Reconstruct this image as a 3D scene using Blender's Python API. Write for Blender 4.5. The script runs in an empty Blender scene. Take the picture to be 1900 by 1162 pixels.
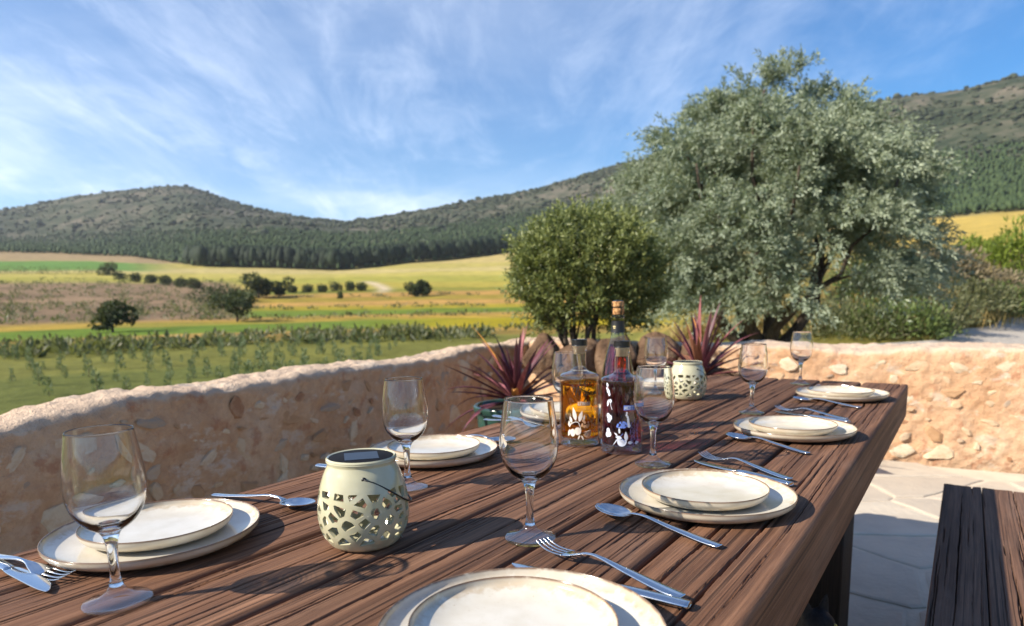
import bpy, bmesh, math, random
import numpy as np
from mathutils import Matrix, Vector

R = math.radians
C = bpy.context.scene.collection
SC = bpy.context.scene

# ------------------------------------------------------------------ camera
EYE = 1.074                      # eye height over the terrace floor
cam = bpy.data.cameras.new('camera')
cam_o = bpy.data.objects.new('camera', cam); C.objects.link(cam_o); SC.camera = cam_o
PITCH, ROLL = R(8.6), -0.0175
fwd = Vector((0, math.cos(PITCH), -math.sin(PITCH))); up0 = Vector((0, math.sin(PITCH), math.cos(PITCH))); rt0 = Vector((1, 0, 0))
rt = rt0*math.cos(ROLL) + up0*math.sin(ROLL); up = up0*math.cos(ROLL) - rt0*math.sin(ROLL)
M = Matrix((rt, up, -fwd)).transposed().to_4x4(); M.translation = (0, 0, EYE)
cam_o.matrix_world = M
cam.sensor_width = 36; cam.lens = 36*1250/1900; cam.shift_y = (750-581)/1900
cam.clip_start = 0.02; cam.clip_end = 20000
cam.dof.use_dof = True; cam.dof.focus_distance = 1.0; cam.dof.aperture_fstop = 5.8

# ------------------------------------------------------------------ sky, sun, exposure
SUN_AZ = R(251)                  # measured from +Y towards +X
SUN_EL = R(34)
world = bpy.data.worlds.new('World'); SC.world = world; world.use_nodes = True
def build_world():
    nt = world.node_tree; N = nt.nodes; L = nt.links; N.clear()
    def n(t, **k):
        o = N.new(t)
        for a, b in k.items(): setattr(o, a, b)
        return o
    def val(sock, v):
        if isinstance(v, bpy.types.NodeSocket): L.new(v, sock)
        else: sock.default_value = v
    def mth(op, a, b=0.0, clamp=False):
        o = n('ShaderNodeMath', operation=op, use_clamp=clamp); val(o.inputs[0], a); val(o.inputs[1], b); return o.outputs[0]
    sky = n('ShaderNodeTexSky', sky_type='NISHITA', sun_disc=False, sun_elevation=SUN_EL, sun_rotation=SUN_AZ,
            altitude=1000, air_density=1.0, dust_density=0.4, ozone_density=2.5)
    tc = n('ShaderNodeTexCoord'); sp = n('ShaderNodeSeparateXYZ'); L.new(tc.outputs['Generated'], sp.inputs[0])
    den = mth('ADD', mth('MAXIMUM', sp.outputs[2], 0.0), 0.16)
    cx = mth('DIVIDE', sp.outputs[0], den); cy = mth('DIVIDE', sp.outputs[1], den)
    cb = n('ShaderNodeCombineXYZ'); L.new(cx, cb.inputs[0]); L.new(cy, cb.inputs[1])
    def cloud(rot, sx, sy, scale, detail, rough, warp, off):
        mp = n('ShaderNodeMapping'); L.new(cb.outputs[0], mp.inputs[0])
        mp.inputs['Rotation'].default_value = (0, 0, rot); mp.inputs['Scale'].default_value = (sx, sy, 1); mp.inputs['Location'].default_value = off
        w = n('ShaderNodeTexNoise'); L.new(mp.outputs[0], w.inputs['Vector']); w.inputs['Scale'].default_value = 1.3; w.inputs['Detail'].default_value = 3
        ad = n('ShaderNodeVectorMath', operation='MULTIPLY_ADD'); L.new(w.outputs['Color'], ad.inputs[0]); ad.inputs[1].default_value = (warp,)*3; L.new(mp.outputs[0], ad.inputs[2])
        t = n('ShaderNodeTexNoise'); L.new(ad.outputs[0], t.inputs['Vector']); t.inputs['Scale'].default_value = scale; t.inputs['Detail'].default_value = detail; t.inputs['Roughness'].default_value = rough
        return t.outputs['Fac']
    def ramp(x, a, b):
        m = n('ShaderNodeMapRange', interpolation_type='SMOOTHSTEP'); L.new(x, m.inputs[0]); m.inputs[1].default_value = a; m.inputs[2].default_value = b; return m.outputs[0]
    streak = ramp(cloud(R(28), 1.5, 0.32, 1.6, 8, 0.62, 0.55, (3.1, 1.7, 0)), 0.45, 0.78)
    veil = ramp(cloud(R(-20), 0.5, 0.75, 1.0, 6, 0.55, 0.6, (7.3, 0.4, 0)), 0.42, 0.72)
    left = ramp(mth('ADD', mth('MULTIPLY', cx, -0.55), mth('MULTIPLY', cy, 0.16)), -0.7, 1.7)
    wisps = ramp(cloud(R(12), 1.1, 0.45, 3.2, 9, 0.68, 0.9, (1.4, 9.2, 0)), 0.42, 0.80)
    f = mth('ADD', mth('MULTIPLY', streak, 0.30), mth('MULTIPLY', mth('MULTIPLY', mth('ADD', mth('MULTIPLY', veil, 0.75), 0.25), left), 0.95))
    f = mth('ADD', f, mth('MULTIPLY', wisps, mth('ADD', mth('MULTIPLY', left, 0.35), 0.12)), clamp=True)
    f = mth('MULTIPLY', f, 0.82)
    hs = n('ShaderNodeHueSaturation'); hs.inputs['Saturation'].default_value = 1.32; hs.inputs['Value'].default_value = 1.0; L.new(sky.outputs[0], hs.inputs['Color'])
    tn = n('ShaderNodeMix', data_type='RGBA', blend_type='MULTIPLY'); tn.inputs[0].default_value = 1.0; L.new(hs.outputs[0], tn.inputs[6]); tn.inputs[7].default_value = (.58, .89, 1.0, 1)
    mx = n('ShaderNodeMix', data_type='RGBA'); L.new(f, mx.inputs[0]); L.new(tn.outputs[2], mx.inputs[6]); mx.inputs[7].default_value = (8.3, 8.95, 10.2, 1)
    bg = n('ShaderNodeBackground'); L.new(mx.outputs[2], bg.inputs[0]); bg.inputs[1].default_value = 0.092
    out = n('ShaderNodeOutputWorld'); L.new(bg.outputs[0], out.inputs[0])
build_world()
sun = bpy.data.lights.new('sun', 'SUN'); sun.energy = 4.8; sun.angle = R(0.53); sun.color = (1.0, 0.905, 0.77)
sun.cycles.is_caustics_light = True
sun_o = bpy.data.objects.new('sun', sun); C.objects.link(sun_o)
sd = Vector((math.sin(SUN_AZ)*math.cos(SUN_EL), math.cos(SUN_AZ)*math.cos(SUN_EL), math.sin(SUN_EL)))
sun_o.rotation_euler = sd.to_track_quat('Z', 'Y').to_euler(); sun_o.location = sd*50
SC.view_settings.view_transform = 'Standard'; SC.view_settings.look = 'None'
SC.view_settings.exposure = 0.88; SC.view_settings.gamma = 1.0
SC.view_settings.use_curve_mapping = False
cy = SC.cycles
cy.use_denoising = True; cy.max_bounces = 12; cy.transparent_max_bounces = 20; cy.transmission_bounces = 12
cy.glossy_bounces = 4; cy.diffuse_bounces = 3; cy.caustics_reflective = False; cy.caustics_refractive = True
cy.sample_clamp_indirect = 20.0

# ------------------------------------------------------------------ helpers
def tag(o, label=None, cat=None, group=None, kind=None):
    if label: o['label'] = label
    if cat: o['category'] = cat
    if group: o['group'] = group
    if kind: o['kind'] = kind
    return o
def empty(name, loc, rz=0.0):
    o = bpy.data.objects.new(name, None); C.objects.link(o); o.location = loc; o.rotation_euler = (0, 0, rz); o.empty_display_size = 0.05
    return o
def link(name, me, parent=None, loc=None, rot=None):
    o = bpy.data.objects.new(name, me); C.objects.link(o)
    if parent is not None: o.parent = parent
    if loc is not None: o.location = loc
    if rot is not None: o.rotation_euler = rot
    return o
def mesh(name, v, f, m=None, smooth=True):
    me = bpy.data.meshes.new(name)
    if isinstance(f, np.ndarray):
        v = np.asarray(v, dtype=np.float32).reshape(-1, 3); k = f.shape[1]; nf = len(f)
        me.vertices.add(len(v)); me.vertices.foreach_set('co', v.ravel())
        me.loops.add(nf*k); me.loops.foreach_set('vertex_index', f.astype(np.int32).ravel())
        me.polygons.add(nf); me.polygons.foreach_set('loop_start', np.arange(0, nf*k, k, dtype=np.int32))
        me.update(calc_edges=True); me.validate()
    else:
        me.from_pydata([tuple(map(float, p)) for p in v], [], f); me.update()
    if smooth: me.polygons.foreach_set('use_smooth', np.ones(len(me.polygons), dtype=bool))
    if m is not None: me.materials.append(m)
    return me
def attr_f(me, name, a):
    at = me.attributes.new(name, 'FLOAT', 'POINT'); at.data.foreach_set('value', np.asarray(a, np.float32).ravel())
def attr_v(me, name, a):
    at = me.attributes.new(name, 'FLOAT_VECTOR', 'POINT'); at.data.foreach_set('vector', np.asarray(a, np.float32).ravel())
def attr_c(me, name, a):
    at = me.attributes.new(name, 'FLOAT_COLOR', 'POINT'); a = np.asarray(a, np.float32)
    if a.shape[1] == 3: a = np.c_[a, np.ones(len(a))]
    at.data.foreach_set('color', a.astype(np.float32).ravel())
def gridfaces(nu, nv, closed_v=False, closed_u=False):
    iu = np.arange(nu if closed_u else nu-1); iv = np.arange(nv if closed_v else nv-1)
    a, b = np.meshgrid(iu, iv, indexing='ij'); a = a.ravel(); b = b.ravel(); a2 = (a+1) % nu; b2 = (b+1) % nv
    return np.stack([a*nv+b, a2*nv+b, a2*nv+b2, a*nv+b2], 1)
def lathe(profile, n=64, closed=False):
    p = np.array(profile, float); t = np.arange(n)*2*np.pi/n
    v = np.stack([np.outer(np.cos(t), p[:, 0]), np.outer(np.sin(t), p[:, 0]), np.tile(p[:, 1], (n, 1))], 2).reshape(-1, 3)
    f = gridfaces(n, len(p), closed_v=closed, closed_u=True)
    return v, f
def smoothprof(pts, k=6):
    # Catmull-Rom through the control points
    p = np.array(pts, float); q = np.vstack([2*p[0]-p[1], p, 2*p[-1]-p[-2]]); out = []
    for i in range(1, len(q)-2):
        t = np.linspace(0, 1, k, endpoint=False)[:, None]
        a, b, c, d = q[i-1], q[i], q[i+1], q[i+2]
        out.append(0.5*((2*b)+(-a+c)*t+(2*a-5*b+4*c-d)*t**2+(-a+3*b-3*c+d)*t**3))
    return np.vstack(out+[p[-1:]])
def tube(path, rad, n=8):
    p = np.array(path, float); r = np.broadcast_to(np.array(rad, float), (len(p),)); V = []
    tan = np.gradient(p, axis=0); tan /= np.linalg.norm(tan, axis=1)[:, None]+1e-9
    ref = np.array([0, 0, 1.0]) if abs(tan[0][2]) < .9 else np.array([1.0, 0, 0])
    a = np.cross(tan[0], ref); a /= np.linalg.norm(a)
    th = np.arange(n)*2*np.pi/n
    for i in range(len(p)):
        a = a-tan[i]*(a@tan[i]); a /= np.linalg.norm(a)+1e-9; b = np.cross(tan[i], a)
        V.append(p[i]+r[i]*(np.outer(np.cos(th), a)+np.outer(np.sin(th), b)))
    v = np.vstack(V); f = gridfaces(len(p), n, closed_v=True)
    c0 = len(v); v = np.vstack([v, p[0], p[-1]]); j = np.arange(n)
    caps = np.vstack([np.stack([np.full(n, c0), j, (j+1) % n, (j+1) % n], 1), np.stack([np.full(n, c0+1), (len(p)-1)*n+(j+1) % n, (len(p)-1)*n+j, (len(p)-1)*n+j], 1)])
    return v, f, caps[:, :3]
class MB:
    def __init__(s): s.v = []; s.f = []; s.n = 0
    def add(s, v, *fs):
        v = np.asarray(v, float)
        for f in fs:
            for q in (f.tolist() if isinstance(f, np.ndarray) else f): s.f.append([int(i)+s.n for i in q])
        s.v.append(v); s.n += len(v); return s
    def box(s, x0, x1, y0, y1, z0, z1):
        v = [(x, y, z) for x in (x0, x1) for y in (y0, y1) for z in (z0, z1)]
        return s.add(v, [[0, 1, 3, 2], [4, 6, 7, 5], [0, 4, 5, 1], [2, 3, 7, 6], [0, 2, 6, 4], [1, 5, 7, 3]])
    def mesh(s, name, m, smooth=True): return mesh(name, np.vstack(s.v), s.f, m, smooth)

# numpy noise (value noise, smooth) ---------------------------------
def _h(ix, iy, iz):
    n = (ix*374761393 + iy*668265263 + iz*2147483647 + 1013904223) & 0xffffffff
    n = ((n ^ (n >> 13))*1274126177) & 0xffffffff
    n = ((n ^ (n >> 16))*2246822519) & 0xffffffff
    return ((n ^ (n >> 15)) & 0xffff)/65535.0
def vn(x, y=0.0, z=0.0):
    x, y, z = np.broadcast_arrays(np.asarray(x, float), np.asarray(y, float), np.asarray(z, float))
    xi = np.floor(x).astype(np.int64); yi = np.floor(y).astype(np.int64); zi = np.floor(z).astype(np.int64)
    u = x-xi; v = y-yi; w = z-zi; u = u*u*(3-2*u); v = v*v*(3-2*v); w = w*w*(3-2*w)
    def l(a, b, t): return a+(b-a)*t
    c = [[[_h(xi+i, yi+j, zi+k) for k in (0, 1)] for j in (0, 1)] for i in (0, 1)]
    return l(l(l(c[0][0][0], c[0][0][1], w), l(c[0][1][0], c[0][1][1], w), v), l(l(c[1][0][0], c[1][0][1], w), l(c[1][1][0], c[1][1][1], w), v), u)*2-1
def fbm(x, y=0.0, z=0.0, o=4, g=0.5):
    s = 0; a = 1; t = 0; k = 1.0
    for i in range(o):
        s = s+a*vn(np.asarray(x)*k+17.3*i, np.asarray(y)*k+5.1*i, np.asarray(z)*k+9.7*i); t += a; a *= g; k *= 2.03
    return s/t
def sstep(x, a, b):
    t = np.clip((np.asarray(x, float)-a)/(b-a), 0, 1); return t*t*(3-2*t)
def s2l(c):
    c = np.array(c, float)/255; return np.where(c <= .04045, c/12.92, ((c+.055)/1.055)**2.4)

# node materials ------------------------------------------------------
class NM:
    def __init__(s, name):
        s.m = bpy.data.materials.new(name); s.m.use_nodes = True; s.nt = s.m.node_tree; s.N = s.nt.nodes; s.L = s.nt.links; s.N.clear()
        s.out = s.N.new('ShaderNodeOutputMaterial')
    def n(s, t, **k):
        o = s.N.new(t)
        for a, b in k.items(): setattr(o, a, b)
        return o
    def put(s, sock, v):
        if isinstance(v, bpy.types.NodeSocket): s.L.new(v, sock)
        elif v is not None:
            if isinstance(v, (tuple, list)) and len(v) == 3 and sock.type == 'RGBA': v = (*v, 1)
            sock.default_value = v
    def math(s, op, a, b=0.0, clamp=False):
        o = s.n('ShaderNodeMath', operation=op, use_clamp=clamp); s.put(o.inputs[0], a); s.put(o.inputs[1], b); return o.outputs[0]
    def noise(s, vec, scale, detail=4, rough=.55, dist=0.0):
        o = s.n('ShaderNodeTexNoise'); s.put(o.inputs['Vector'], vec); o.inputs['Scale'].default_value = scale; o.inputs['Detail'].default_value = detail
        o.inputs['Roughness'].default_value = rough; o.inputs['Distortion'].default_value = dist; return o.outputs['Fac']
    def obj(s): return s.n('ShaderNodeTexCoord').outputs['Object']
    def attr(s, name, what='Fac'): return s.n('ShaderNodeAttribute', attribute_name=name).outputs[what]
    def mapping(s, vec, scale=(1, 1, 1), loc=(0, 0, 0)):
        o = s.n('ShaderNodeMapping'); s.put(o.inputs[0], vec); o.inputs['Scale'].default_value = scale; o.inputs['Location'].default_value = loc; return o.outputs[0]
    def ramp(s, fac, stops, interp='LINEAR'):
        o = s.n('ShaderNodeValToRGB'); s.put(o.inputs[0], fac); e = o.color_ramp.elements; o.color_ramp.interpolation = interp
        while len(e) < len(stops): e.new(.5)
        for i, (p, c) in enumerate(stops): e[i].position = p; e[i].color = (*c, 1) if len(c) == 3 else c
        return o.outputs[0]
    def rng(s, x, a, b, c=0.0, d=1.0):
        o = s.n('ShaderNodeMapRange', interpolation_type='SMOOTHSTEP'); s.put(o.inputs[0], x); o.inputs[1].default_value = a; o.inputs[2].default_value = b; o.inputs[3].default_value = c; o.inputs[4].default_value = d; return o.outputs[0]
    def mix(s, fac, a, b, blend='MIX'):
        o = s.n('ShaderNodeMix', data_type='RGBA', blend_type=blend); s.put(o.inputs[0], fac); s.put(o.inputs[6], a); s.put(o.inputs[7], b); return o.outputs[2]
    def bump(s, h, strength=.5, dist=.01):
        o = s.n('ShaderNodeBump'); s.put(o.inputs['Height'], h); o.inputs['Strength'].default_value = strength; o.inputs['Distance'].default_value = dist; return o.outputs[0]
    def pbr(s, color, rough=.6, spec=.5, metal=0.0, normal=None, coat=0.0, coat_rough=.05, sss=0.0):
        o = s.n('ShaderNodeBsdfPrincipled'); s.put(o.inputs['Base Color'], color); s.put(o.inputs['Roughness'], rough); s.put(o.inputs['Specular IOR Level'], spec)
        s.put(o.inputs['Metallic'], metal); o.inputs['Coat Weight'].default_value = coat; o.inputs['Coat Roughness'].default_value = coat_rough
        if normal is not None: s.put(o.inputs['Normal'], normal)
        return o.outputs[0]
    def done(s, sh, disp=None):
        s.L.new(sh, s.out.inputs[0]); return s.m
def simple(name, col, rough=.5, spec=.5, metal=0.0, coat=0.0):
    a = NM(name); return a.done(a.pbr(col, rough, spec, metal, coat=coat))
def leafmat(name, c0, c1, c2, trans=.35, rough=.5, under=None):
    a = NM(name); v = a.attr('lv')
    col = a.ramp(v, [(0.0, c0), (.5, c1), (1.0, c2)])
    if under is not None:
        g = a.n('ShaderNodeNewGeometry'); col = a.mix(g.outputs['Backfacing'], col, under)
    p = a.pbr(col, rough, .35); t = a.n('ShaderNodeBsdfTranslucent'); a.put(t.inputs[0], a.mix(.5, col, (.32, .36, .06), 'MIX'))
    m = a.n('ShaderNodeMixShader'); m.inputs[0].default_value = trans; a.L.new(p, m.inputs[1]); a.L.new(t.outputs[0], m.inputs[2])
    return a.done(m.outputs[0])
TA = R(56)                       # direction of the table in plan
UU = np.array([math.cos(TA), math.sin(TA)]); NN = np.array([-UU[1], UU[0]])
def T(u, n, z=0.76):             # table frame -> world
    p = UU*u+NN*n; return (float(p[0]), float(p[1]), z)
TOP = 0.76

# ------------------------------------------------------------------ terrain (one sheet, valley, bank and hills)
AZ = np.r_[np.arange(-180, -60, 6.0), np.arange(-60, 60, 0.25), np.arange(60, 180, 6.0)]
RR = np.exp(np.linspace(math.log(0.5), math.log(3200), 320))
def tabs(az, pts): p = np.array(pts, float); return np.interp(az, p[:, 0], p[:, 1])
e_ridge = tabs(AZ, [(-180, 2), (-90, 3), (-60, 5), (-45, 6.2), (-36.1, 7.02), (-34.3, 7.59), (-32.1, 8.27), (-29.8, 8.79), (-26.3, 9.19), (-24.5, 9.1), (-22, 8.38), (-19, 7.58), (-16.6, 7.15), (-13.3, 6.8), (-10.7, 7.18), (-6.3, 8.03), (-1.9, 8.97), (2.5, 9.72), (6.9, 10.69), (9.9, 11.48), (13.3, 12.35), (19.3, 13.49), (27.9, 14.24), (29.9, 14.35), (32.4, 14.1), (35.9, 14.3), (45, 14), (60, 10), (90, 5), (180, 2)])
r_ridge = tabs(AZ, [(-180, 1500), (-36, 1480), (-26, 1420), (-13, 1150), (0, 1060), (20, 980), (36, 920), (60, 1100), (180, 1500)])
e_edge = tabs(AZ, [(-180, 1.5), (-50, 3.8), (-33.7, 3.89), (-28.5, 3.7), (-24.3, 3.0), (-19.3, 2.88), (-14.3, 2.66), (-10.9, 2.94), (-8.3, 3.26), (-3.8, 3.56), (.2, 4.02), (15, 4.6), (34.6, 5.26), (60, 5), (180, 1.5)])
r_edge = tabs(AZ, [(-180, 500), (-34, 640), (-28, 560), (-24, 440), (-14, 410), (-8, 430), (0, 470), (15, 430), (36, 380), (180, 500)])
e_up = tabs(AZ, [(-180, 1.8), (-50, 4.2), (-33.4, 4.45), (-26.6, 5.2), (-19, 5.76), (-13.3, 5.45), (-6.4, 5.83), (.3, 6.61), (6.9, 7.3), (15, 8), (33, 9.2), (45, 8), (180, 1.8)])
r_foot = tabs(AZ, [(-180, 17), (20, 17.2), (27, 17.2), (32, 18.5), (34.2, 24.5), (37.2, 31), (45, 45), (60, 60), (180, 60)])
e_bank = tabs(AZ, [(-180, -1.5), (15, -2.0), (22.9, -.9), (25.8, .1), (28.6, 1.2), (30.6, 1.8), (33.8, 2.0), (37, 2.2), (50, 2), (180, 0)])
wR = sstep(AZ, 7, 17)*(1-sstep(AZ, 70, 110))
deg = lambda z, r: math.degrees(math.atan2(z-EYE, r))
ZB = np.zeros((len(AZ), len(RR))); EB = np.zeros_like(ZB); lr = np.log(RR)
for i in range(len(AZ)):
    far = [(r_edge[i], e_edge[i]), (r_edge[i]*1.7, e_up[i]), (r_ridge[i], e_ridge[i]), (r_ridge[i]*1.35, e_ridge[i]*.66), (r_ridge[i]*1.8, e_ridge[i]*.35), (3300, 1.2)]
    left = [(.5, deg(-.07, .5)), (6.8, deg(-.07, 6.8)), (9, deg(-.5, 9)), (13, deg(-1.35, 13)), (20, deg(-1.85, 20)), (30, -5.9), (45, -3.7), (60, -2.6), (85, -1.75), (115, -.9), (150, 0.05), (220, 1.5)]+far
    rf = r_foot[i]; rt_ = rf*1.45
    right = [(.5, deg(-.07, .5)), (9, deg(-.07, 9)), (12, deg(0, 12)), (rf, deg(.02, rf)), (rt_, e_bank[i]), (rt_*1.8, max(e_bank[i]+.2, 1.0)), (180, 3.4)]+far
    zl = EYE+RR*np.tan(np.radians(np.interp(lr, np.log([p[0] for p in left]), [p[1] for p in left])))
    zr = EYE+RR*np.tan(np.radians(np.interp(lr, np.log([p[0] for p in right]), [p[1] for p in right])))
    ZB[i] = zl*(1-wR[i])+zr*wR[i]
k = np.exp(-.5*(np.arange(-6, 7)/2.4)**2); k /= k.sum()
sm = np.apply_along_axis(lambda a: np.convolve(np.pad(a, 6, mode='edge'), k, 'valid'), 1, ZB)
ZB = np.where(RR[None] > 8.5, sm, ZB)
EB = np.degrees(np.arctan2(ZB-EYE, RR[None]))
X = np.sin(np.radians(AZ))[:, None]*RR[None]; Y = np.cos(np.radians(AZ))[:, None]*RR[None]
rel = fbm(X/260, Y/260, 3.3, 5, .55)*.055 + fbm(X/60, Y/60, 1.3, 3)*.012
ZT = ZB + np.maximum(ZB, 0)*rel*sstep(RR[None], 450, 900) + fbm(X/14, Y/14, .5, 3)*.22*sstep(RR[None], 24, 60)
def terr(x, y):
    az = math.degrees(math.atan2(x, y)); r = math.hypot(x, y)
    i = np.searchsorted(AZ, az)-1; i = int(np.clip(i, 0, len(AZ)-2)); j = int(np.clip(np.searchsorted(RR, r)-1, 0, len(RR)-2))
    a = (az-AZ[i])/(AZ[i+1]-AZ[i]); b = (r-RR[j])/(RR[j+1]-RR[j])
    return float((ZT[i, j]*(1-a)+ZT[i+1, j]*a)*(1-b)+(ZT[i, j+1]*(1-a)+ZT[i+1, j+1]*a)*b)
def polar(az, r): return (r*math.sin(R(az)), r*math.cos(R(az)))
def r_at(az, e):                 # distance at which the slope of the valley reaches elevation e
    i = int(np.argmin(abs(AZ-az))); j = np.where((RR > 28) & (EB[i] >= e))[0]; return float(RR[j[0]]) if len(j) else 400.
# crop colours by strip
def crops():
    n = len(AZ); az = np.repeat(AZ[:, None], len(RR), 1); e = EB + fbm(X/45, Y/45, 8.8, 3)*.16 + fbm(az/3.1, 2.2)*.10
    bands = [(-90, (112, 118, 58)), (-4.6, (128, 128, 62)), (-2.75, (150, 128, 66)), (-2.35, (188, 152, 84)), (-2.05, (112, 138, 46)), (-1.35, (196, 162, 70)), (-1.02, (186, 150, 82)), (-.80, (118, 138, 50)),
             (-.35, (176, 158, 52)), (-.05, (200, 158, 88)), (.30, (168, 148, 62)), (.62, (196, 154, 86)), (.95, (150, 146, 62)), (1.25, (186, 170, 76)), (1.7, (176, 170, 78)), (2.2, (196, 182, 96)), (2.55, (204, 186, 122)), (2.9, (190, 176, 98)), (3.3, (200, 180, 116))]
    col = np.zeros((*e.shape, 3)); col[:] = s2l(bands[0][1])
    for b, c in bands[1:]:
        w = sstep(e, b-.07, b+.07)[..., None]; col = col*(1-w)+s2l(c)*w
    # yellow turns stronger towards the right hand fields
    w = (sstep(az, -16, -2)*sstep(e, -2.3, -2.0)*(1-sstep(e, -1.5, -1.2))*.8)[..., None]; col = col*(1-w)+s2l((186, 162, 30))*w
    w = (sstep(fbm(X/30, Y/30, 4.4, 3), .05, .35)*sstep(e, -2.6, -2)*(1-sstep(e, 1.4, 1.8))*.55)[..., None]; col = col*(1-w)+s2l((110, 132, 52))*w
    # scrubby mound on the left
    w = (1-sstep(az + fbm(e*2, 7.7)*2.0, -23.5, -20.5))*sstep(e, -1.05, -.75)*(1-sstep(e, 1.75, 2.1)); w = w[..., None]
    mound = s2l((150, 126, 98))*(1+.35*fbm(X/9, Y/30, 2.1, 4)[..., None]); col = col*(1-w)+mound*w
    w = ((1-sstep(az, -29.5, -25.5))*sstep(e, 2.65, 2.8)*(1-sstep(e, 3.25, 3.4)))[..., None]; col = col*(1-w)+s2l((112, 150, 72))*w
    w = ((1-sstep(az, -26, -22))*sstep(e, 3.25, 3.4))[..., None]; col = col*(1-w)+s2l((176, 152, 112))*w
    # pale farm track
    w = (np.exp(-((az+11.2+.8*np.sin(e*4))/.55)**2)*sstep(e, .9, 1.05)*(1-sstep(e, 1.75, 1.9))*.9)[..., None]; col = col*(1-w)+s2l((224, 204, 170))*w
    # rough bank, right
    w = (wR[:, None]*(1-sstep(RR[None], 110, 170)))[..., None]
    rough = s2l((128, 122, 62))*(1-.5*sstep(fbm(X/4, Y/4, 6, 3), 0, .4))[..., None]+s2l((188, 156, 86))*(.5*sstep(fbm(X/4, Y/4, 6, 3), 0, .4))[..., None]; col = col*(1-w)+rough*w
    w = (sstep(az, 25, 30)*sstep(e, 3.0, 3.2)*(1-sstep(e, 5.2, 5.4)))[..., None]; col = col*(1-w)+s2l((206, 178, 92))*w
    return col
cov = np.clip((EB-e_edge[:, None])/.35, 0, 1)*sstep(RR[None], 250, 330)
forest = cov*(1-sstep(EB+fbm(X/120, Y/120, 6.1, 3)*.9, (e_up)[:, None]-.5, (e_up)[:, None]+.5))
me = mesh('ground', np.stack([X, Y, ZT], 2).reshape(-1, 3), gridfaces(len(AZ), len(RR), closed_u=True)[:, ::-1])
attr_c(me, 'crop', crops().reshape(-1, 3)*.74); attr_f(me, 'hill', cov); attr_f(me, 'wood', forest)
def ground_mat():
    a = NM('ground_mat'); P = a.n('ShaderNodeNewGeometry').outputs['Position']
    fine = a.noise(P, 1.6, 6, .65); mid = a.noise(a.mapping(P, (1, 1.0, 1)), .16, 4)
    crop = a.mix(1.0, a.attr('crop', 'Color'), a.ramp(a.math('ADD', a.math('MULTIPLY', fine, .5), a.math('MULTIPLY', mid, .5)), [(.30, (.50, .52, .46)), (.5, (1, 1, 1)), (.68, (1.4, 1.33, 1.25))]), 'MULTIPLY')
    n1 = a.noise(P, .010, 5, .6); n2 = a.noise(P, .05, 6, .66)
    scrub = a.ramp(a.math('ADD', a.math('MULTIPLY', n1, .5), a.math('MULTIPLY', n2, .55)), [(.45, (.034, .046, .024)), (.52, (.062, .070, .040)), (.60, (.125, .112, .078)), (.70, (.20, .165, .12))])
    pine = a.ramp(a.noise(P, .09, 4, .6), [(.35, (.018, .032, .012)), (.65, (.055, .085, .028))])
    hill = a.mix(a.attr('wood'), scrub, pine)
    col = a.mix(a.attr('hill'), crop, hill)
    return a.done(a.pbr(col, .95, .1, normal=a.bump(fine, .6, .25)))
me.materials.append(ground_mat())
tag(link('ground', me), kind='structure')

# pine wood on the lower slopes: thousands of crowns that read as one mass
def pine_wood():
    g = np.random.default_rng(5); n = 19000
    az = g.uniform(-42, 42, n); i = np.clip(np.searchsorted(AZ, az), 0, len(AZ)-1)
    t = g.random(n)**1.25; r = r_edge[i]*(1.0+t*.75)*(1+g.normal(0, .006, n))
    m = 900; az2 = g.uniform(-25.2, 3, m); i2 = np.searchsorted(AZ, az2); r2 = r_edge[i2]*(1+g.random(m)*.03)
    az = np.r_[az, az2]; r = np.r_[r, r2]; hgt = np.r_[g.uniform(2.6, 5.2, n), g.uniform(9, 13.5, m)]
    V = []; F = []; lv = []; th = np.arange(6)*np.pi/3
    for q in range(len(az)):
        x, y = polar(az[q], r[q]); z = terr(x, y); h = hgt[q]; w = h*g.uniform(.19, .32); a0 = g.uniform(0, 1.0); b = len(V)*14
        j = g.uniform(.75, 1.25, 12)
        ring = lambda rr, zz, o: np.c_[x+rr*j[o:o+6]*np.cos(th+a0), y+rr*j[o:o+6]*np.sin(th+a0), zz+(j[o:o+6]-1)*h*.2]
        V.append(np.vstack([[x, y, z+h*.12], ring(w, z+h*.38, 0), ring(w*.75, z+h*.72, 6), [x, y, z+h]]))
        lv.append(np.full(14, g.random()*.5+.35 if q < n else g.random()*.18))
    nT = len(V); base = []
    for k_ in range(6):
        k2 = (k_+1) % 6; base += [[0, 1+k2, 1+k_], [1+k_, 1+k2, 7+k2], [1+k_, 7+k2, 7+k_], [7+k_, 7+k2, 13]]
    base = np.array(base); F = (base[None]+(np.arange(nT)*14)[:, None, None]).reshape(-1, 3)
    me = mesh('pine_forest', np.vstack(V), F, leafmat('pine_mat', (.008, .017, .006), (.036, .062, .020), (.070, .104, .034), .08, .8), smooth=False)
    attr_f(me, 'lv', np.hstack(lv)); return link('pine_forest', me)
tag(pine_wood(), 'dark green pine forest along the foot of the hills', 'forest', kind='stuff')

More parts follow.
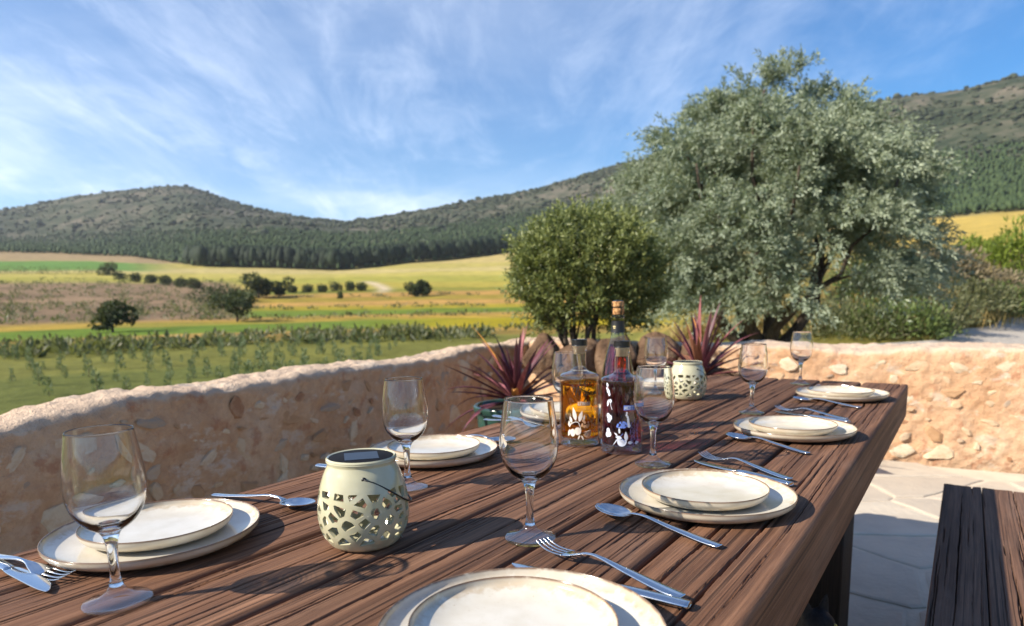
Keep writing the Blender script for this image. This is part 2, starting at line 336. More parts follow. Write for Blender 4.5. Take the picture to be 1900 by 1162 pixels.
def hill_scrub():
    g = np.random.default_rng(15); V = []; lv = []; th = np.arange(6)*np.pi/3; n = 0
    ca = g.uniform(-41, 41, 26000); ci = np.minimum(np.searchsorted(AZ, ca), len(AZ)-1); cr = r_edge[ci]*1.35+(r_ridge[ci]*1.015-r_edge[ci]*1.35)*g.random(26000); cx_ = cr*np.sin(np.radians(ca)); cy_ = cr*np.cos(np.radians(ca))
    ok = np.where(fbm(cx_/70, cy_/70, 2.7, 3)+g.normal(0, .28, 26000) > 0)[0][:11000]
    for q in ok:
        x, y = float(cx_[q]), float(cy_[q])
        z = terr(x, y); w = g.lognormal(.55, .4); h = w*g.uniform(.6, 1.2); j = g.uniform(.7, 1.3, 12); a0 = g.random()
        ring = lambda rr, zz, o: np.c_[x+rr*j[o:o+6]*np.cos(th+a0), y+rr*j[o:o+6]*np.sin(th+a0), zz+(j[o:o+6]-1)*h*.25]
        V.append(np.vstack([[x, y, z-.3], ring(w, z+h*.30, 0), ring(w*.7, z+h*.8, 6), [x, y, z+h]])); lv.append(np.full(14, g.random())); n += 1
    base = []
    for k_ in range(6):
        k2 = (k_+1) % 6; base += [[0, 1+k2, 1+k_], [1+k_, 1+k2, 7+k2], [1+k_, 7+k2, 7+k_], [7+k_, 7+k2, 13]]
    F = (np.array(base)[None]+(np.arange(n)*14)[:, None, None]).reshape(-1, 3)
    me = mesh('hill_scrub', np.vstack(V), F, leafmat('hill_scrub_mat', (.030, .042, .022), (.050, .064, .033), (.082, .09, .05), .05, .9), smooth=False); attr_f(me, 'lv', np.hstack(lv)); return link('hill_scrub', me)
tag(hill_scrub(), 'dark bushes dotted over the pale hillsides', 'scrub', kind='stuff')

# ------------------------------------------------------------------ stone walls of the terrace
def stone_mats():
    a = NM('mortar'); P = a.obj(); n1 = a.noise(P, 3.0, 6, .6); n2 = a.noise(P, 28, 6, .7); n3 = a.noise(P, 130, 3, .6)
    c = a.ramp(n1, [(.30, (.54, .31, .165)), (.48, (.64, .405, .24)), (.62, (.67, .46, .295)), (.75, (.72, .56, .39))])
    c = a.mix(a.rng(n2, .30, .70), a.mix(.35, c, (.34, .18, .10)), c)
    n5 = a.noise(P, 6.5, 5, .7); c = a.mix(a.math('MULTIPLY', a.rng(n5, .54, .64), .6), c, (.40, .17, .09)); c = a.mix(a.math('MULTIPLY', a.rng(a.noise(a.mapping(P, (1, 1, 1.8), (5, 3, 1)), 5.0, 5, .7), .55, .66), .65), c, (.66, .55, .43))
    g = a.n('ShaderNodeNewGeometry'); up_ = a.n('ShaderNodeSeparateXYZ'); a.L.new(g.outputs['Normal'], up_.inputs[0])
    c = a.mix(a.math('MULTIPLY', a.rng(up_.outputs[2], .35, .85), .55), c, (.70, .58, .45))   # paler cap on upward facing parts
    h = a.math('ADD', a.math('MULTIPLY', n2, .8), a.math('MULTIPLY', n3, .35))
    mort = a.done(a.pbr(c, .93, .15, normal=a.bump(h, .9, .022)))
    st = []
    for base in ((0.664, 0.529, 0.370), (0.709, 0.606, 0.451), (0.453, 0.271, 0.146), (0.363, 0.183, 0.098), (0.641, 0.463, 0.287), (0.527, 0.408, 0.287), (0.686, 0.551, 0.379), (0.471, 0.279, 0.146), (0.653, 0.496, 0.318), (0.399, 0.314, 0.236), (0.686, 0.551, 0.390), (0.630, 0.474, 0.308)):
     b = NM('wall_stone'); P = b.obj()
     n2 = b.noise(P, 3, 6, .65); n3 = b.noise(P, 16, 5, .7)
     c = b.mix(b.rng(n2, .36, .58), b.mix(.5, base, (.56, .35, .20)), base); c = b.mix(b.rng(n3, .58, .75), c, b.mix(.4, c, (.20, .12, .08)))
     st.append(b.done(b.pbr(c, .88, .2, normal=b.bump(b.math('ADD', n2, n3), .5, .02))))
    return mort, st
MORTAR, STONE = stone_mats()
def stone_meshes(n=24, seed=3):
    out = []
    for q in range(n):
        bm = bmesh.new(); bmesh.ops.create_icosphere(bm, subdivisions=2, radius=1)
        P = np.array([v.co[:] for v in bm.verts])
        # chip the ball with random planes, then roughen it: a hand-split stone
        g = np.random.default_rng(seed*100+q)
        for _ in range(15):
            d = g.normal(size=3); d[1] *= .45; d /= np.linalg.norm(d); c = g.uniform(.42, .80); t = P@d-c; P -= np.outer(np.maximum(t, 0), d)
        P[:, 1] = np.clip(P[:, 1], -.42, .42)      # split faces
        P *= (1+.13*fbm(P[:, 0]*1.9+q*7, P[:, 1]*1.9, P[:, 2]*1.9, 3))[:, None]
        for v, p in zip(bm.verts, P): v.co = p
        me = bpy.data.meshes.new('stone'); bm.to_mesh(me); bm.free(); me.materials.append(STONE[q % len(STONE)])
        out.append(me)
    return out
STONES = stone_meshes()
def rubble_wall(name, A, B, inward, hfun, thick, label, stones, seed, step=.013, dens=1.0):
    A = np.array(A, float); B = np.array(B, float); Ln = np.linalg.norm(B-A); d = (B-A)/Ln; inw = np.array(inward, float); inw -= d*(inw@d); inw /= np.linalg.norm(inw)
    S = np.arange(0, Ln+step, step); ns = len(S)
    prof = []                     # (offset along inward normal, height fraction, kind)
    for t in np.linspace(-.25/.76, .93, 62): prof.append((0, t))
    for a in np.linspace(0.12, 1.45, 6): prof.append((-.055*(1-math.cos(a)), .93+.07*math.sin(a)))
    for t in np.linspace(.07, thick-.07, 16): prof.append((-t, 1.0))
    for a in np.linspace(1.45, .12, 6): prof.append((-thick+.055*(1-math.cos(a)), .93+.07*math.sin(a)))
    for t in np.linspace(.90, -1.6, 24): prof.append((-thick, t))
    prof = np.array(prof); H = hfun(S)
    off = np.repeat(prof[None, :, 0], ns, 0); z = H[:, None]*prof[None, :, 1]; ss = np.repeat(S[:, None], len(prof), 1)
    topw = sstep(prof[:, 1], .9, 1.0)[None]
    px = A[0]+d[0]*ss+inw[0]*off; py = A[1]+d[1]*ss+inw[1]*off
    bulge = fbm(ss*2.2+seed, z*2.6, off*2.6, 3)*.018 + fbm(ss*8+seed, z*10, off*9, 3, .6)*.016 + fbm(ss*21+seed, z*25, off*24, 4, .6)*.013 - np.abs(fbm(ss*13+seed, z*17, off*20+3, 3))*.012
    # normal of profile: outward on faces, up on top
    nin = np.where(prof[:, 0] > -.03, 1.0, np.where(prof[:, 0] < -thick+.03, -1.0, 0.0))[None]*(1-topw*.7)
    px = px+inw[0]*nin*bulge; py = py+inw[1]*nin*bulge; z = z+topw*(bulge*.85+.02*fbm(ss*1.1+seed*3, off*3, 0, 2))
    v = np.stack([px, py, z], 2); c0 = np.array([*((A+B)/2), 0]); root = empty(name, c0)
    v = v-c0
    f = gridfaces(ns, len(prof))
    # end caps
    body = MB(); body.add(v.reshape(-1, 3), f, [list(range(len(prof)))[::-1], [(ns-1)*len(prof)+i for i in range(len(prof))]])
    link('mortar', body.mesh('mortar', MORTAR), root)
    g = np.random.default_rng(seed); placed = []; tries = 0
    rot0 = math.atan2(inw[1], inw[0])-math.pi/2
    while len(placed) < stones and tries < stones*60:
        tries += 1; a = g.lognormal(math.log(.105), .5); a = min(max(a, .03), .24); h = a*g.uniform(.36, .80); s = g.uniform(a, Ln-a); zz = g.uniform(.02+h*.5, .90*float(np.interp(s, S, H))-h*.4)
        if any(abs(s-p[0]) < (a+p[2])*.85 and abs(zz-p[1]) < (h+p[3])*.88 for p in placed): continue
        placed.append((s, zz, a, h)); me = STONES[int(g.integers(len(STONES)))]
        dep = g.uniform(.034, .05); p = A+d*s-inw*(dep*.42-g.uniform(-.002, .013))
        o = link('stone', me, root, (p[0]-c0[0], p[1]-c0[1], zz)); o.scale = (a, dep, h); o.rotation_euler = (0, g.normal(0, .4), rot0+g.normal(0, .05))
    tag(root, label, 'wall'); return root
hl = lambda s: .748-.035*(1-sstep(s, 3.25, 3.75))+.014*np.sin(s*1.7+.6)+.012*np.sin(s*4.1)+.025*vn(s*1.3, 3.3)
hr = lambda s: .745+.014*np.sin(s*2.1)+.022*vn(s*1.6, 9.1)-.02*s/4
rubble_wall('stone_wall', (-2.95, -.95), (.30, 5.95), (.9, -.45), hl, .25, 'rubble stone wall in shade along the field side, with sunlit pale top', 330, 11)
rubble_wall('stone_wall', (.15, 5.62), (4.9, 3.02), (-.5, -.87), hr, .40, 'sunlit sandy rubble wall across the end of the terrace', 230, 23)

# ------------------------------------------------------------------ terrace floor of flagstones
def floor():
    a = NM('floor_mortar'); P = a.obj(); c = a.ramp(a.noise(P, 7, 5, .6), [(.3, (.56, .47, .36)), (.7, (.70, .61, .48))]); mj = a.done(a.pbr(c, .9, .2, normal=a.bump(a.noise(P, 90, 4), .4, .01)))
    b = NM('flagstone_mat'); P = b.n('ShaderNodeNewGeometry').outputs['Position']; rnd = b.n('ShaderNodeObjectInfo').outputs['Random']
    base = b.ramp(rnd, [(0, (.54, .47, .37)), (.35, (.61, .54, .43)), (.65, (.50, .43, .34)), (1, (.63, .54, .42))])
    c = b.mix(b.rng(b.noise(P, 4, 6, .65), .35, .7), base, b.mix(.4, base, (.36, .32, .27))); mf = b.done(b.pbr(c, .75, .3, normal=b.bump(b.noise(P, 22, 6, .65), .35, .02)))
    poly = [(-2.7, -.9), (.15, 5.55), (4.7, 3.05), (4.9, -3), (-2.9, -3)]
    me = mesh('terrace_floor', [(x, y, -.004) for x, y in poly], [list(range(5))[::-1]], mj); fl = tag(link('terrace_floor', me), kind='structure')
    g = np.random.default_rng(8); pts = []
    for x in np.arange(-.4, 4.8, .52):
        for y in np.arange(-.2, 5.8, .48): pts.append((x+g.uniform(-.23, .23), y+g.uniform(-.21, .21)))
    pts = np.array(pts)
    wallA = np.array([.15, 5.62]); wn = np.array([.48, .877])
    for i, p in enumerate(pts):
        if (p-wallA)@wn > -.18 or p[0] > 4.5 or p[1] < 0: continue
        cell = [(p[0]-.8, p[1]-.8), (p[0]+.8, p[1]-.8), (p[0]+.8, p[1]+.8), (p[0]-.8, p[1]+.8)]
        for j in np.argsort(((pts-p)**2).sum(1))[1:16]:
            q = pts[j]; cell = clip(cell, (p+q)/2, (q-p)/np.linalg.norm(q-p), -.014)
        cell = clip(cell, wallA, wn, -.03)
        if len(cell) < 3: continue
        c = np.mean(cell, 0); dense = []
        for (ax, ay), (bx, by) in zip(cell, cell[1:]+cell[:1]):
            m = max(2, int(math.hypot(bx-ax, by-ay)/.06))
            for t in range(m): dense.append((ax+(bx-ax)*t/m, ay+(by-ay)*t/m))
        D = np.array(dense); w = vn(D[:, 0]*9, D[:, 1]*9, i*.0)*.012; D = c+(D-c)*(1+w/np.maximum(np.linalg.norm(D-c, axis=1), .05))[:, None]
        n = len(D); hz = .003+g.uniform(-.001, .002); inn = c+(D-c)*.955
        v = [(x, y, -.02) for x, y in D-c]+[(x, y, hz-.004) for x, y in D-c]+[(x, y, hz) for x, y in inn-c]
        f = [list(range(2*n, 3*n))]+[[k2, (k2+1) % n, n+(k2+1) % n, n+k2] for k2 in range(n)]+[[n+k2, n+(k2+1) % n, 2*n+(k2+1) % n, 2*n+k2] for k2 in range(n)]
        link('flagstone', mesh('flagstone', v, f, mf, False), fl, (c[0], c[1], 0))
def clip(poly, a, nrm, off=0.0):
    out = []; d = [((p[0]-a[0])*nrm[0]+(p[1]-a[1])*nrm[1])-off for p in poly]
    for i in range(len(poly)):
        j = (i+1) % len(poly)
        if d[i] <= 0: out.append(tuple(poly[i]))
        if d[i]*d[j] < 0:
            t = d[i]/(d[i]-d[j]); out.append((poly[i][0]+(poly[j][0]-poly[i][0])*t, poly[i][1]+(poly[j][1]-poly[i][1])*t))
    return out
floor()

# gravel track beyond the right hand wall
def gravel():
    far = [(6.5, 13.6), (9.6, 15.2), (13.5, 19.9), (18.3, 24.3), (30, 35)]; near = [(3.4, 7.2), (6, 6.5), (9, 6.5), (14, 9), (30, 16)]
    nu, nv = 60, 26; V = []
    fx = np.interp(np.linspace(0, 4, nu), range(5), [p[0] for p in far]); fy = np.interp(np.linspace(0, 4, nu), range(5), [p[1] for p in far])
    gx = np.interp(np.linspace(0, 4, nu), range(5), [p[0] for p in near]); gy = np.interp(np.linspace(0, 4, nu), range(5), [p[1] for p in near])
    for i in range(nu):
        for j in range(nv):
            t = j/(nv-1)*(1+.02*math.sin(i*.35)); x = gx[i]+(fx[i]-gx[i])*t; y = gy[i]+(fy[i]-gy[i])*t; V.append((x, y, terr(x, y)+.05))
    a = NM('gravel_mat'); P = a.obj(); c = a.ramp(a.noise(P, 9, 6, .7), [(.35, (.36, .32, .27)), (.65, (.56, .51, .44))]); m = a.done(a.pbr(c, .95, .1, normal=a.bump(a.noise(P, 40, 4), .6, .03)))
    tag(link('gravel_path', mesh('gravel_path', V, gridfaces(nu, nv), m)), kind='structure')
gravel()

# ------------------------------------------------------------------ weathered timber
def wood_mat(name, dark, mid, light, rough=.74):
    a = NM(name); G = a.attr('gco', 'Vector')
    n1 = a.noise(a.mapping(G, (.9, 26, 1)), 1.0, 6, .6); n2 = a.noise(a.mapping(G, (5, 210, 1)), 1.0, 5, .65); n3 = a.noise(a.mapping(G, (2.2, 7, 1)), 1.0, 5, .6)
    n4 = a.noise(a.mapping(G, (16, 620, 1)), 1.0, 3, .6)
    c = a.ramp(n1, [(.28, dark), (.48, mid), (.70, light)])
    c = a.mix(a.rng(n2, .34, .62), a.mix(.62, c, dark), c)
    c = a.mix(a.math('MULTIPLY', a.rng(n3, .52, .72), .45), c, a.mix(.5, light, (.20, .15, .12)))
    sv = a.n('ShaderNodeSeparateXYZ'); a.L.new(G, sv.inputs[0]); wn = a.n('ShaderNodeTexWhiteNoise', noise_dimensions='1D'); a.L.new(sv.outputs[2], wn.inputs['W'])
    c = a.mix(1.0, c, a.ramp(wn.outputs['Value'], [(0, (.78, .80, .84)), (.5, (1, 1, 1)), (1, (1.22, 1.14, 1.06))]), 'MULTIPLY')
    c = a.mix(a.math('MULTIPLY', a.rng(n4, .58, .70), .6), c, dark)
    n6 = a.noise(a.mapping(G, (.8, 190, 1)), 1.0, 2, .5); c = a.mix(a.math('MULTIPLY', a.rng(n6, .595, .655), .7), c, tuple(x*.35 for x in dark))
    n7 = a.noise(a.mapping(G, (2.6, 420, 1)), 1.0, 2, .5); c = a.mix(a.math('MULTIPLY', a.rng(n7, .57, .66), .45), c, light)
    h = a.math('ADD', a.math('MULTIPLY', n2, 1.0), a.math('MULTIPLY', n4, .45))
    r = a.math('ADD', a.math('MULTIPLY', n2, .25), rough-.12)
    return a.done(a.pbr(c, r, .28, normal=a.bump(h, .55, .0022)))
WOOD = wood_mat('brown_timber', (.058, .027, .015), (.175, .084, .045), (.295, .155, .088))
WOOD2 = wood_mat('bench_timber', (.066, .036, .023), (.18, .095, .058), (.27, .15, .095))
DARKW = wood_mat('dark_timber', (.007, .005, .004), (.017, .012, .009), (.03, .021, .016))
def beam(name, Lx, W, H, seed, mat, ncrack=46, dx=.007, dy=.0009, fine=26, rad=.009, splits=(), wv=.006):
    g = np.random.default_rng(seed); xs = np.linspace(0, Lx, int(Lx/dx)+1)
    ys = np.linspace(rad, W-rad, int((W-2*rad)/dy)); prof = []
    for z in np.linspace(-H+.004, -rad*1.3, 9): prof.append((0, z, -1, 0))
    for t in np.linspace(.15, 1.42, 5): prof.append((rad*(1-math.cos(t)), -rad*(1-math.sin(t)), -math.cos(t), math.sin(t)))
    for y in ys: prof.append((y, 0, 0, 1))
    for t in np.linspace(1.42, .15, 5): prof.append((W-rad*(1-math.cos(t)), -rad*(1-math.sin(t)), math.cos(t), math.sin(t)))
    for z in np.linspace(-rad*1.3, -H+.004, 9): prof.append((W, z, 1, 0))
    prof.append((W-.004, -H, 0, -1)); prof.append((.004, -H, 0, -1)); P = np.array(prof); m = len(P)
    dP = np.diff(P[:, :2], axis=0); s = np.r_[0, np.cumsum(np.linalg.norm(dP, axis=1))]; s0 = s[14]
    Xg = np.repeat(xs[:, None], m, 1); Sg = np.repeat((s-s0)[None], len(xs), 0)
    G = Sg+fbm(Xg*.9+seed*3.1, Sg*4, seed, 1)*wv+fbm(Xg*3.2+seed, Sg*9, 4.4, 2)*wv*.13
    for _ in range(int(Lx*.8)):
        kx, ky = g.uniform(0, Lx), g.uniform(.02, W-.02); rk = g.uniform(.008, .018)
        q = ((Xg-kx)/(rk*5))**2+((Sg-ky)/(rk*2.2))**2; G = G+np.sign(Sg-ky)*-1.0*rk*.85*np.exp(-q)*np.minimum(np.abs(Sg-ky)/rk, 1)
    D = fbm(Xg*1.5, Sg*14, seed*1.7, 3)*.0004
    D -= .00035*np.clip(fbm(Xg*1.1+seed, G*120, 2.2, 2)*1.6, 0, 1)          # raised grain
    topm = (P[:, 3] > .3)[None]
    def crack(g0, x0, x1, w, dep):
        nonlocal D
        i0, i1 = np.searchsorted(xs, [x0, x1]);
        if i1-i0 < 4: return
        t = (xs[i0:i1]-x0)/(x1-x0); env = np.sin(np.pi*np.clip(t, 0, 1))**.5
        ww = w*env*(1+.45*vn(xs[i0:i1]*19+g0*900, seed)); wob = .0012*vn(xs[i0:i1]*11+g0*500, 5.5)+.0006*vn(xs[i0:i1]*60+g0*500, 1.5)
        d = np.abs(G[i0:i1]-g0-wob[:, None]); k_ = np.clip(2.4*(1-d/np.maximum(ww, 2e-4)[:, None]), 0, 1)
        D[i0:i1] = np.minimum(D[i0:i1], D[i0:i1]*(1-k_)-dep*env[:, None]*k_)
    for _ in range(fine): x0 = g.uniform(-.4, Lx); crack(g.uniform(0, W), x0, x0+g.uniform(.35, 1.5), g.uniform(.0007, .0012), g.uniform(.002, .0045))
    for _ in range(ncrack): x0 = g.uniform(-.2, Lx); crack(g.uniform(-.02, W+.02), x0, x0+g.lognormal(math.log(.22), .6), g.uniform(.0009, .0019), g.uniform(.004, .010))
    for (g0, x0, x1, w) in splits: crack(g0, x0, x1, w*.62, .022)
    D = D*np.where(topm, 1, .45); D[:, -2:] = 0
    endw = .006*vn(P[:, 0]*30+seed, P[:, 1]*30)                             # rough sawn ends
    Xv = Xg.copy(); Xv[-1] += endw; Xv[0] += endw
    Yv = P[None, :, 0]+P[None, :, 2]*D; Zv = P[None, :, 1]+P[None, :, 3]*D
    v = np.stack([Xv, np.broadcast_to(Yv, Xg.shape), np.broadcast_to(Zv, Xg.shape)], 2).reshape(-1, 3)
    b = MB(); b.v = [v]; b.n = len(v); me = bpy.data.meshes.new(name)
    quads = gridfaces(len(xs), m, closed_v=True)
    nf = len(quads); loops = np.r_[quads.ravel(), np.arange(m)[::-1], (len(xs)-1)*m+np.arange(m)]
    me.vertices.add(len(v)); me.vertices.foreach_set('co', v.astype(np.float32).ravel()); me.loops.add(len(loops)); me.loops.foreach_set('vertex_index', loops.astype(np.int32))
    me.polygons.add(nf+2); me.polygons.foreach_set('loop_start', np.r_[np.arange(0, nf*4, 4), nf*4, nf*4+m].astype(np.int32)); me.update(calc_edges=True); me.validate()
    sm_ = np.ones(nf+2, bool); sm_[-2:] = False; me.polygons.foreach_set('use_smooth', sm_)
    attr_v(me, 'gco', np.stack([Xg, G, np.full_like(Xg, seed*1.37)], 2).reshape(-1, 3)); me.materials.append(mat); return me

# table ---------------------------------------------------------------
def table():
    u0, u1, n0 = -.03, 2.775, .160; L_ = u1-u0
    root = empty('dining_table', T((u0+u1)/2, n0+.44, 0), TA)
    ox, oy = -L_/2, -.44
    ws = [.150, .142, .150, .138, .148, .142]; y = oy; rs = random.Random(4)
    for i, w in enumerate(ws):
        sp = [[(.055, .1, 1.5, .0040), (.105, .55, 1.35, .0045), (.07, 1.5, 2.75, .0040), (.03, 1.9, 2.8, .003)],
              [(.05, .4, 1.2, .0042), (.10, .9, 2.2, .0036), (.04, 1.5, 2.8, .0042), (.085, 2.1, 2.8, .004)],
              [(.07, .2, 1.6, .0036), (.035, 1.2, 2.75, .004), (.11, 1.6, 2.8, .0034)],
              [(.03, .3, 1.4, .003), (.08, 1.0, 2.8, .0036), (.11, .4, 1.0, .003)],
              [(.05, .0, 1.4, .0030), (.09, .3, 2.2, .0030), (.12, 1.2, 2.8, .003)],
              [(.04, .0, 1.8, .0032), (.075, .2, 2.7, .0030), (.105, .0, 1.2, .0028)]][i]
        me = beam('plank', L_, w-.0055, .118+rs.uniform(-.002, .002), 21+i, WOOD, ncrack=17 if i < 4 else 9, fine=20 if i < 3 else 40, wv=.009 if i < 3 else .005, splits=sp)
        link('plank', me, root, (ox+rs.uniform(-.006, .006), y, TOP-rs.uniform(0, .0016))); y += w
    for x in (-.85, .68):
        for yy in (-.235, .235):
            me = beam('leg', .64, .23, .22, int(60+x*10+yy*30), DARKW, ncrack=8, dx=.02, dy=.012, fine=2)
            link('leg', me, root, (x+.11, yy-.115-(.012 if yy < 0 else 0), .64), (0, R(90), 0))
        b = MB().box(x-.05, x+.05, -.40, .40, TOP-.118-.03, TOP-.118-.003); bme = b.mesh('cross_bearer', DARKW, False); link('cross_bearer', bme, root)
    tag(root, 'long heavy table of cracked dark brown timber beams laid for a meal', 'table'); return root
table()
def bench():
    u1 = 2.615; L_ = 2.3; root = empty('bench', T(u1-L_/2, -.16, 0), TA); ws = [.105, .14, .13]; y = .03+.16
    for i, w in enumerate(ws):
        y -= w; me = beam('plank', L_, w-.002, .085, 81+i, WOOD2, ncrack=18, fine=10, rad=.004, splits=[(.05, 1.1, 2.2, .003), (.085, .2, 1.5, .003)]); link('plank', me, root, (-L_/2, y, .45))
    for x in (-.75, .70): link('leg', MB().box(x-.08, x+.08, -.15, .15, 0, .364).mesh('leg', DARKW, False), root)
    tag(root, 'dark timber bench beside the table, half in the shadow of the table edge', 'bench')
bench()

# ------------------------------------------------------------------ crockery
def plate_mat(name, Rr, rim_z):
    a = NM(name); P = a.obj(); s = a.n('ShaderNodeSeparateXYZ'); a.L.new(P, s.inputs[0])
    r2 = a.math('SQRT', a.math('ADD', a.math('POWER', s.outputs[0], 2), a.math('POWER', s.outputs[1], 2)))
    edge = a.noise(P, 95, 3, .6); big = a.noise(P, 14, 3)
    d = a.math('SUBTRACT', Rr, r2)                                # distance in from the lip
    lip = a.rng(a.math('ADD', d, a.math('MULTIPLY', a.math('SUBTRACT', edge, .5), .006)), .0005, .0032, 1, 0)
    topm = a.rng(s.outputs[2], rim_z-.0035, rim_z-.0005, 0, 1)
    drip = a.math('MULTIPLY', a.rng(a.math('ADD', d, a.math('MULTIPLY', a.math('SUBTRACT', edge, .55), .03)), .001, .012, 1, 0), a.rng(big, .3, .7, .15, .75))
    c = a.mix(a.rng(a.noise(P, 30, 4), .3, .7), (.60, .55, .445), (.665, .625, .535)); c = a.mix(a.rng(a.noise(P, 420, 2), .69, .76), c, (.42, .33, .22))
    c = a.mix(a.math('MULTIPLY', drip, .8), c, (.40, .27, .13)); c = a.mix(a.math('MULTIPLY', a.math('MULTIPLY', lip, topm), .9), c, (.13, .065, .03))
    return a.done(a.pbr(c, .16, .5, coat=.25, coat_rough=.06))
def plate_mesh(name, Rr, h, foot):
    p = smoothprof([(.0005, .005), (foot*.6, .0048), (foot, .0055), (Rr*.80, .0075), (Rr*.90, .0105), (Rr*.965, h*.66), (Rr*.992, h*.93)], 5)
    lip = [(Rr*.9955, h*.99), (Rr, h), (Rr*1.004, h*.985)]
    out = smoothprof([(Rr*1.006, h*.90), (Rr*.99, h*.60), (Rr*.93, .0062), (Rr*.84, .0025), (foot*1.02, .0008), (foot, 0), (foot*.94, .0), (foot*.90, .0015), (.0005, .002)], 4)
    v, f = lathe(np.vstack([p, lip, out]), 96); return mesh(name, v, f, plate_mat(name+'_glaze', Rr, h))
BIG = plate_mesh('dinner_plate', .132, .021, .085); SMALL = plate_mesh('side_plate', .0955, .020, .062)
where = {'L1': 'at the left front', 'L2': 'behind the near lantern', 'L3': 'behind the amber bottle', 'L4': 'farthest back, behind the far lantern',
         'R0': 'at the bottom edge of the picture', 'R1': 'right of the middle glass', 'R2': 'second from the far right corner', 'R3': 'at the far right corner'}
PL = {'L1': (.459, .897), 'L2': (1.041, .900), 'L3': (1.60, .905), 'L4': (2.30, .905), 'R0': (.486, .322), 'R1': (1.008, .320), 'R2': (1.637, .318), 'R3': (2.304, .312)}
for kx, (u, n) in PL.items():
    o = link('dinner_plate', BIG, None, T(u, n, TOP+.0008), (0, 0, u))
    tag(o, 'large cream plate with brown rim %s, under another plate' % where[kx], 'plate', 'large cream plates')
    du, dn = {'L1': (.010, .012), 'R0': (-.004, .006), 'R1': (.006, .004)}.get(kx, (.006, .004))
    o = link('side_plate', SMALL, None, T(u+du, n+dn, TOP+.0072), (0, 0, u*2.1))
    tag(o, 'small cream plate %s, on a larger plate' % where[kx], 'plate', 'small cream plates')

# ------------------------------------------------------------------ glass
def thin_glass(name, tint=(.985, .99, .99), gloss=1.0, solid=0.0):
    a = NM(name); t = a.n('ShaderNodeBsdfTransparent'); fw = a.n('ShaderNodeLayerWeight'); fw.inputs[0].default_value = .5; a.put(t.inputs[0], a.mix(a.math('POWER', fw.outputs['Facing'], 4.0), tint, tuple(x*.50 for x in tint))); gl = a.n('ShaderNodeBsdfGlossy'); a.put(gl.inputs[0], (1, 1, 1)); gl.inputs['Roughness'].default_value = .025
    lw = a.n('ShaderNodeLayerWeight'); lw.inputs[0].default_value = .5; fr = a.math('ADD', a.math('MULTIPLY', a.math('POWER', lw.outputs['Facing'], 5.0), .94), .042)
    m = a.n('ShaderNodeMixShader'); a.L.new(a.math('MULTIPLY', fr, gloss, True), m.inputs[0]); a.L.new(t.outputs[0], m.inputs[1]); a.L.new(gl.outputs[0], m.inputs[2])
    if solid:
        g_ = a.n('ShaderNodeBsdfGlass'); a.put(g_.inputs[0], (.98, .985, .99)); g_.inputs['IOR'].default_value = 1.46; m2 = a.n('ShaderNodeMixShader'); m2.inputs[0].default_value = solid; a.L.new(m.outputs[0], m2.inputs[1]); a.L.new(g_.outputs[0], m2.inputs[2]); m = m2
    return a.done(m.outputs[0])
def solid_glass(name, col=(1, 1, 1), ior=1.48, rough=0.0):
    a = NM(name); g_ = a.n('ShaderNodeBsdfGlass'); a.put(g_.inputs[0], col); g_.inputs['IOR'].default_value = ior; g_.inputs['Roughness'].default_value = rough
    return a.done(g_.outputs[0])
THIN = solid_glass('wine_glass_crystal', (.992, .995, .996), 1.46); CLEAR = solid_glass('clear_glass', (.97, .985, .99))
def glass_meshes():
    outer = smoothprof([(.0075, .0795), (.0150, .0830), (.0265, .0925), (.0345, .1060), (.0385, .1230), (.0388, .1380), (.0365, .1580), (.0338, .1760), (.0318, .1885)], 7)
    inner = smoothprof([(.0306, .1885), (.0325, .1760), (.0352, .1580), (.0374, .1380), (.0371, .1230), (.0330, .1075), (.0248, .0955), (.0135, .0885), (.0004, .0865)], 7)
    v, f = lathe(np.vstack([outer, [(.0316, .1897), (.0308, .1897)], inner]), 72); bowl = mesh('bowl', v, f, THIN)
    st = smoothprof([(.0003, .0845), (.0060, .0838), (.0115, .0815), (.0090, .0770), (.0064, .0690), (.0052, .0560), (.0047, .0420), (.0050, .0300), (.0062, .0240), (.0072, .0215), (.0066, .0190), (.0003, .0188)], 5)
    v, f = lathe(st[::-1], 40); stem = mesh('stem', v, f, CLEAR)
    ft = smoothprof([(.0003, .0186), (.0075, .0180), (.0110, .0135), (.0180, .0085), (.0280, .0052), (.0336, .0036)], 5); low = [(.0345, .0024), (.0342, .0010), (.0330, .0004), (.0150, .0010), (.0003, .0014)]
    v, f = lathe(np.vstack([ft, low])[::-1], 64); foot = mesh('foot', v, f, thin_glass('foot_glass', (.968, .975, .982), 1.15))
    return bowl, stem, foot
GB, GS, GF = glass_meshes()
GL = {'R0': (.729, .466), 'R1': (1.196, .483), 'R2': (1.886, .477), 'R3': (2.611, .492), 'L1': (.331, .741), 'L2': (.831, .779), 'L3': (1.455, .815), 'L4': (2.12, .85)}
gw = {'L1': 'at the left front, nearest the camera', 'L2': 'just behind the near lantern', 'L3': 'half hidden behind the amber bottle', 'L4': 'at the back, left of the far lantern', 'R0': 'in the middle foreground with fork tips on its foot', 'R1': 'just right of the purple bottle', 'R2': 'right of the far lantern', 'R3': 'farthest right, by the last plate'}
for kx, (u, n) in GL.items():
    r = empty('wine_glass', T(u, n, TOP+.001), u*1.7); link('bowl', GB, r); link('stem', GS, r); link('foot', GF, r)
    tag(r, 'empty clear wine glass %s' % gw[kx], 'wine glass', 'wine glasses')

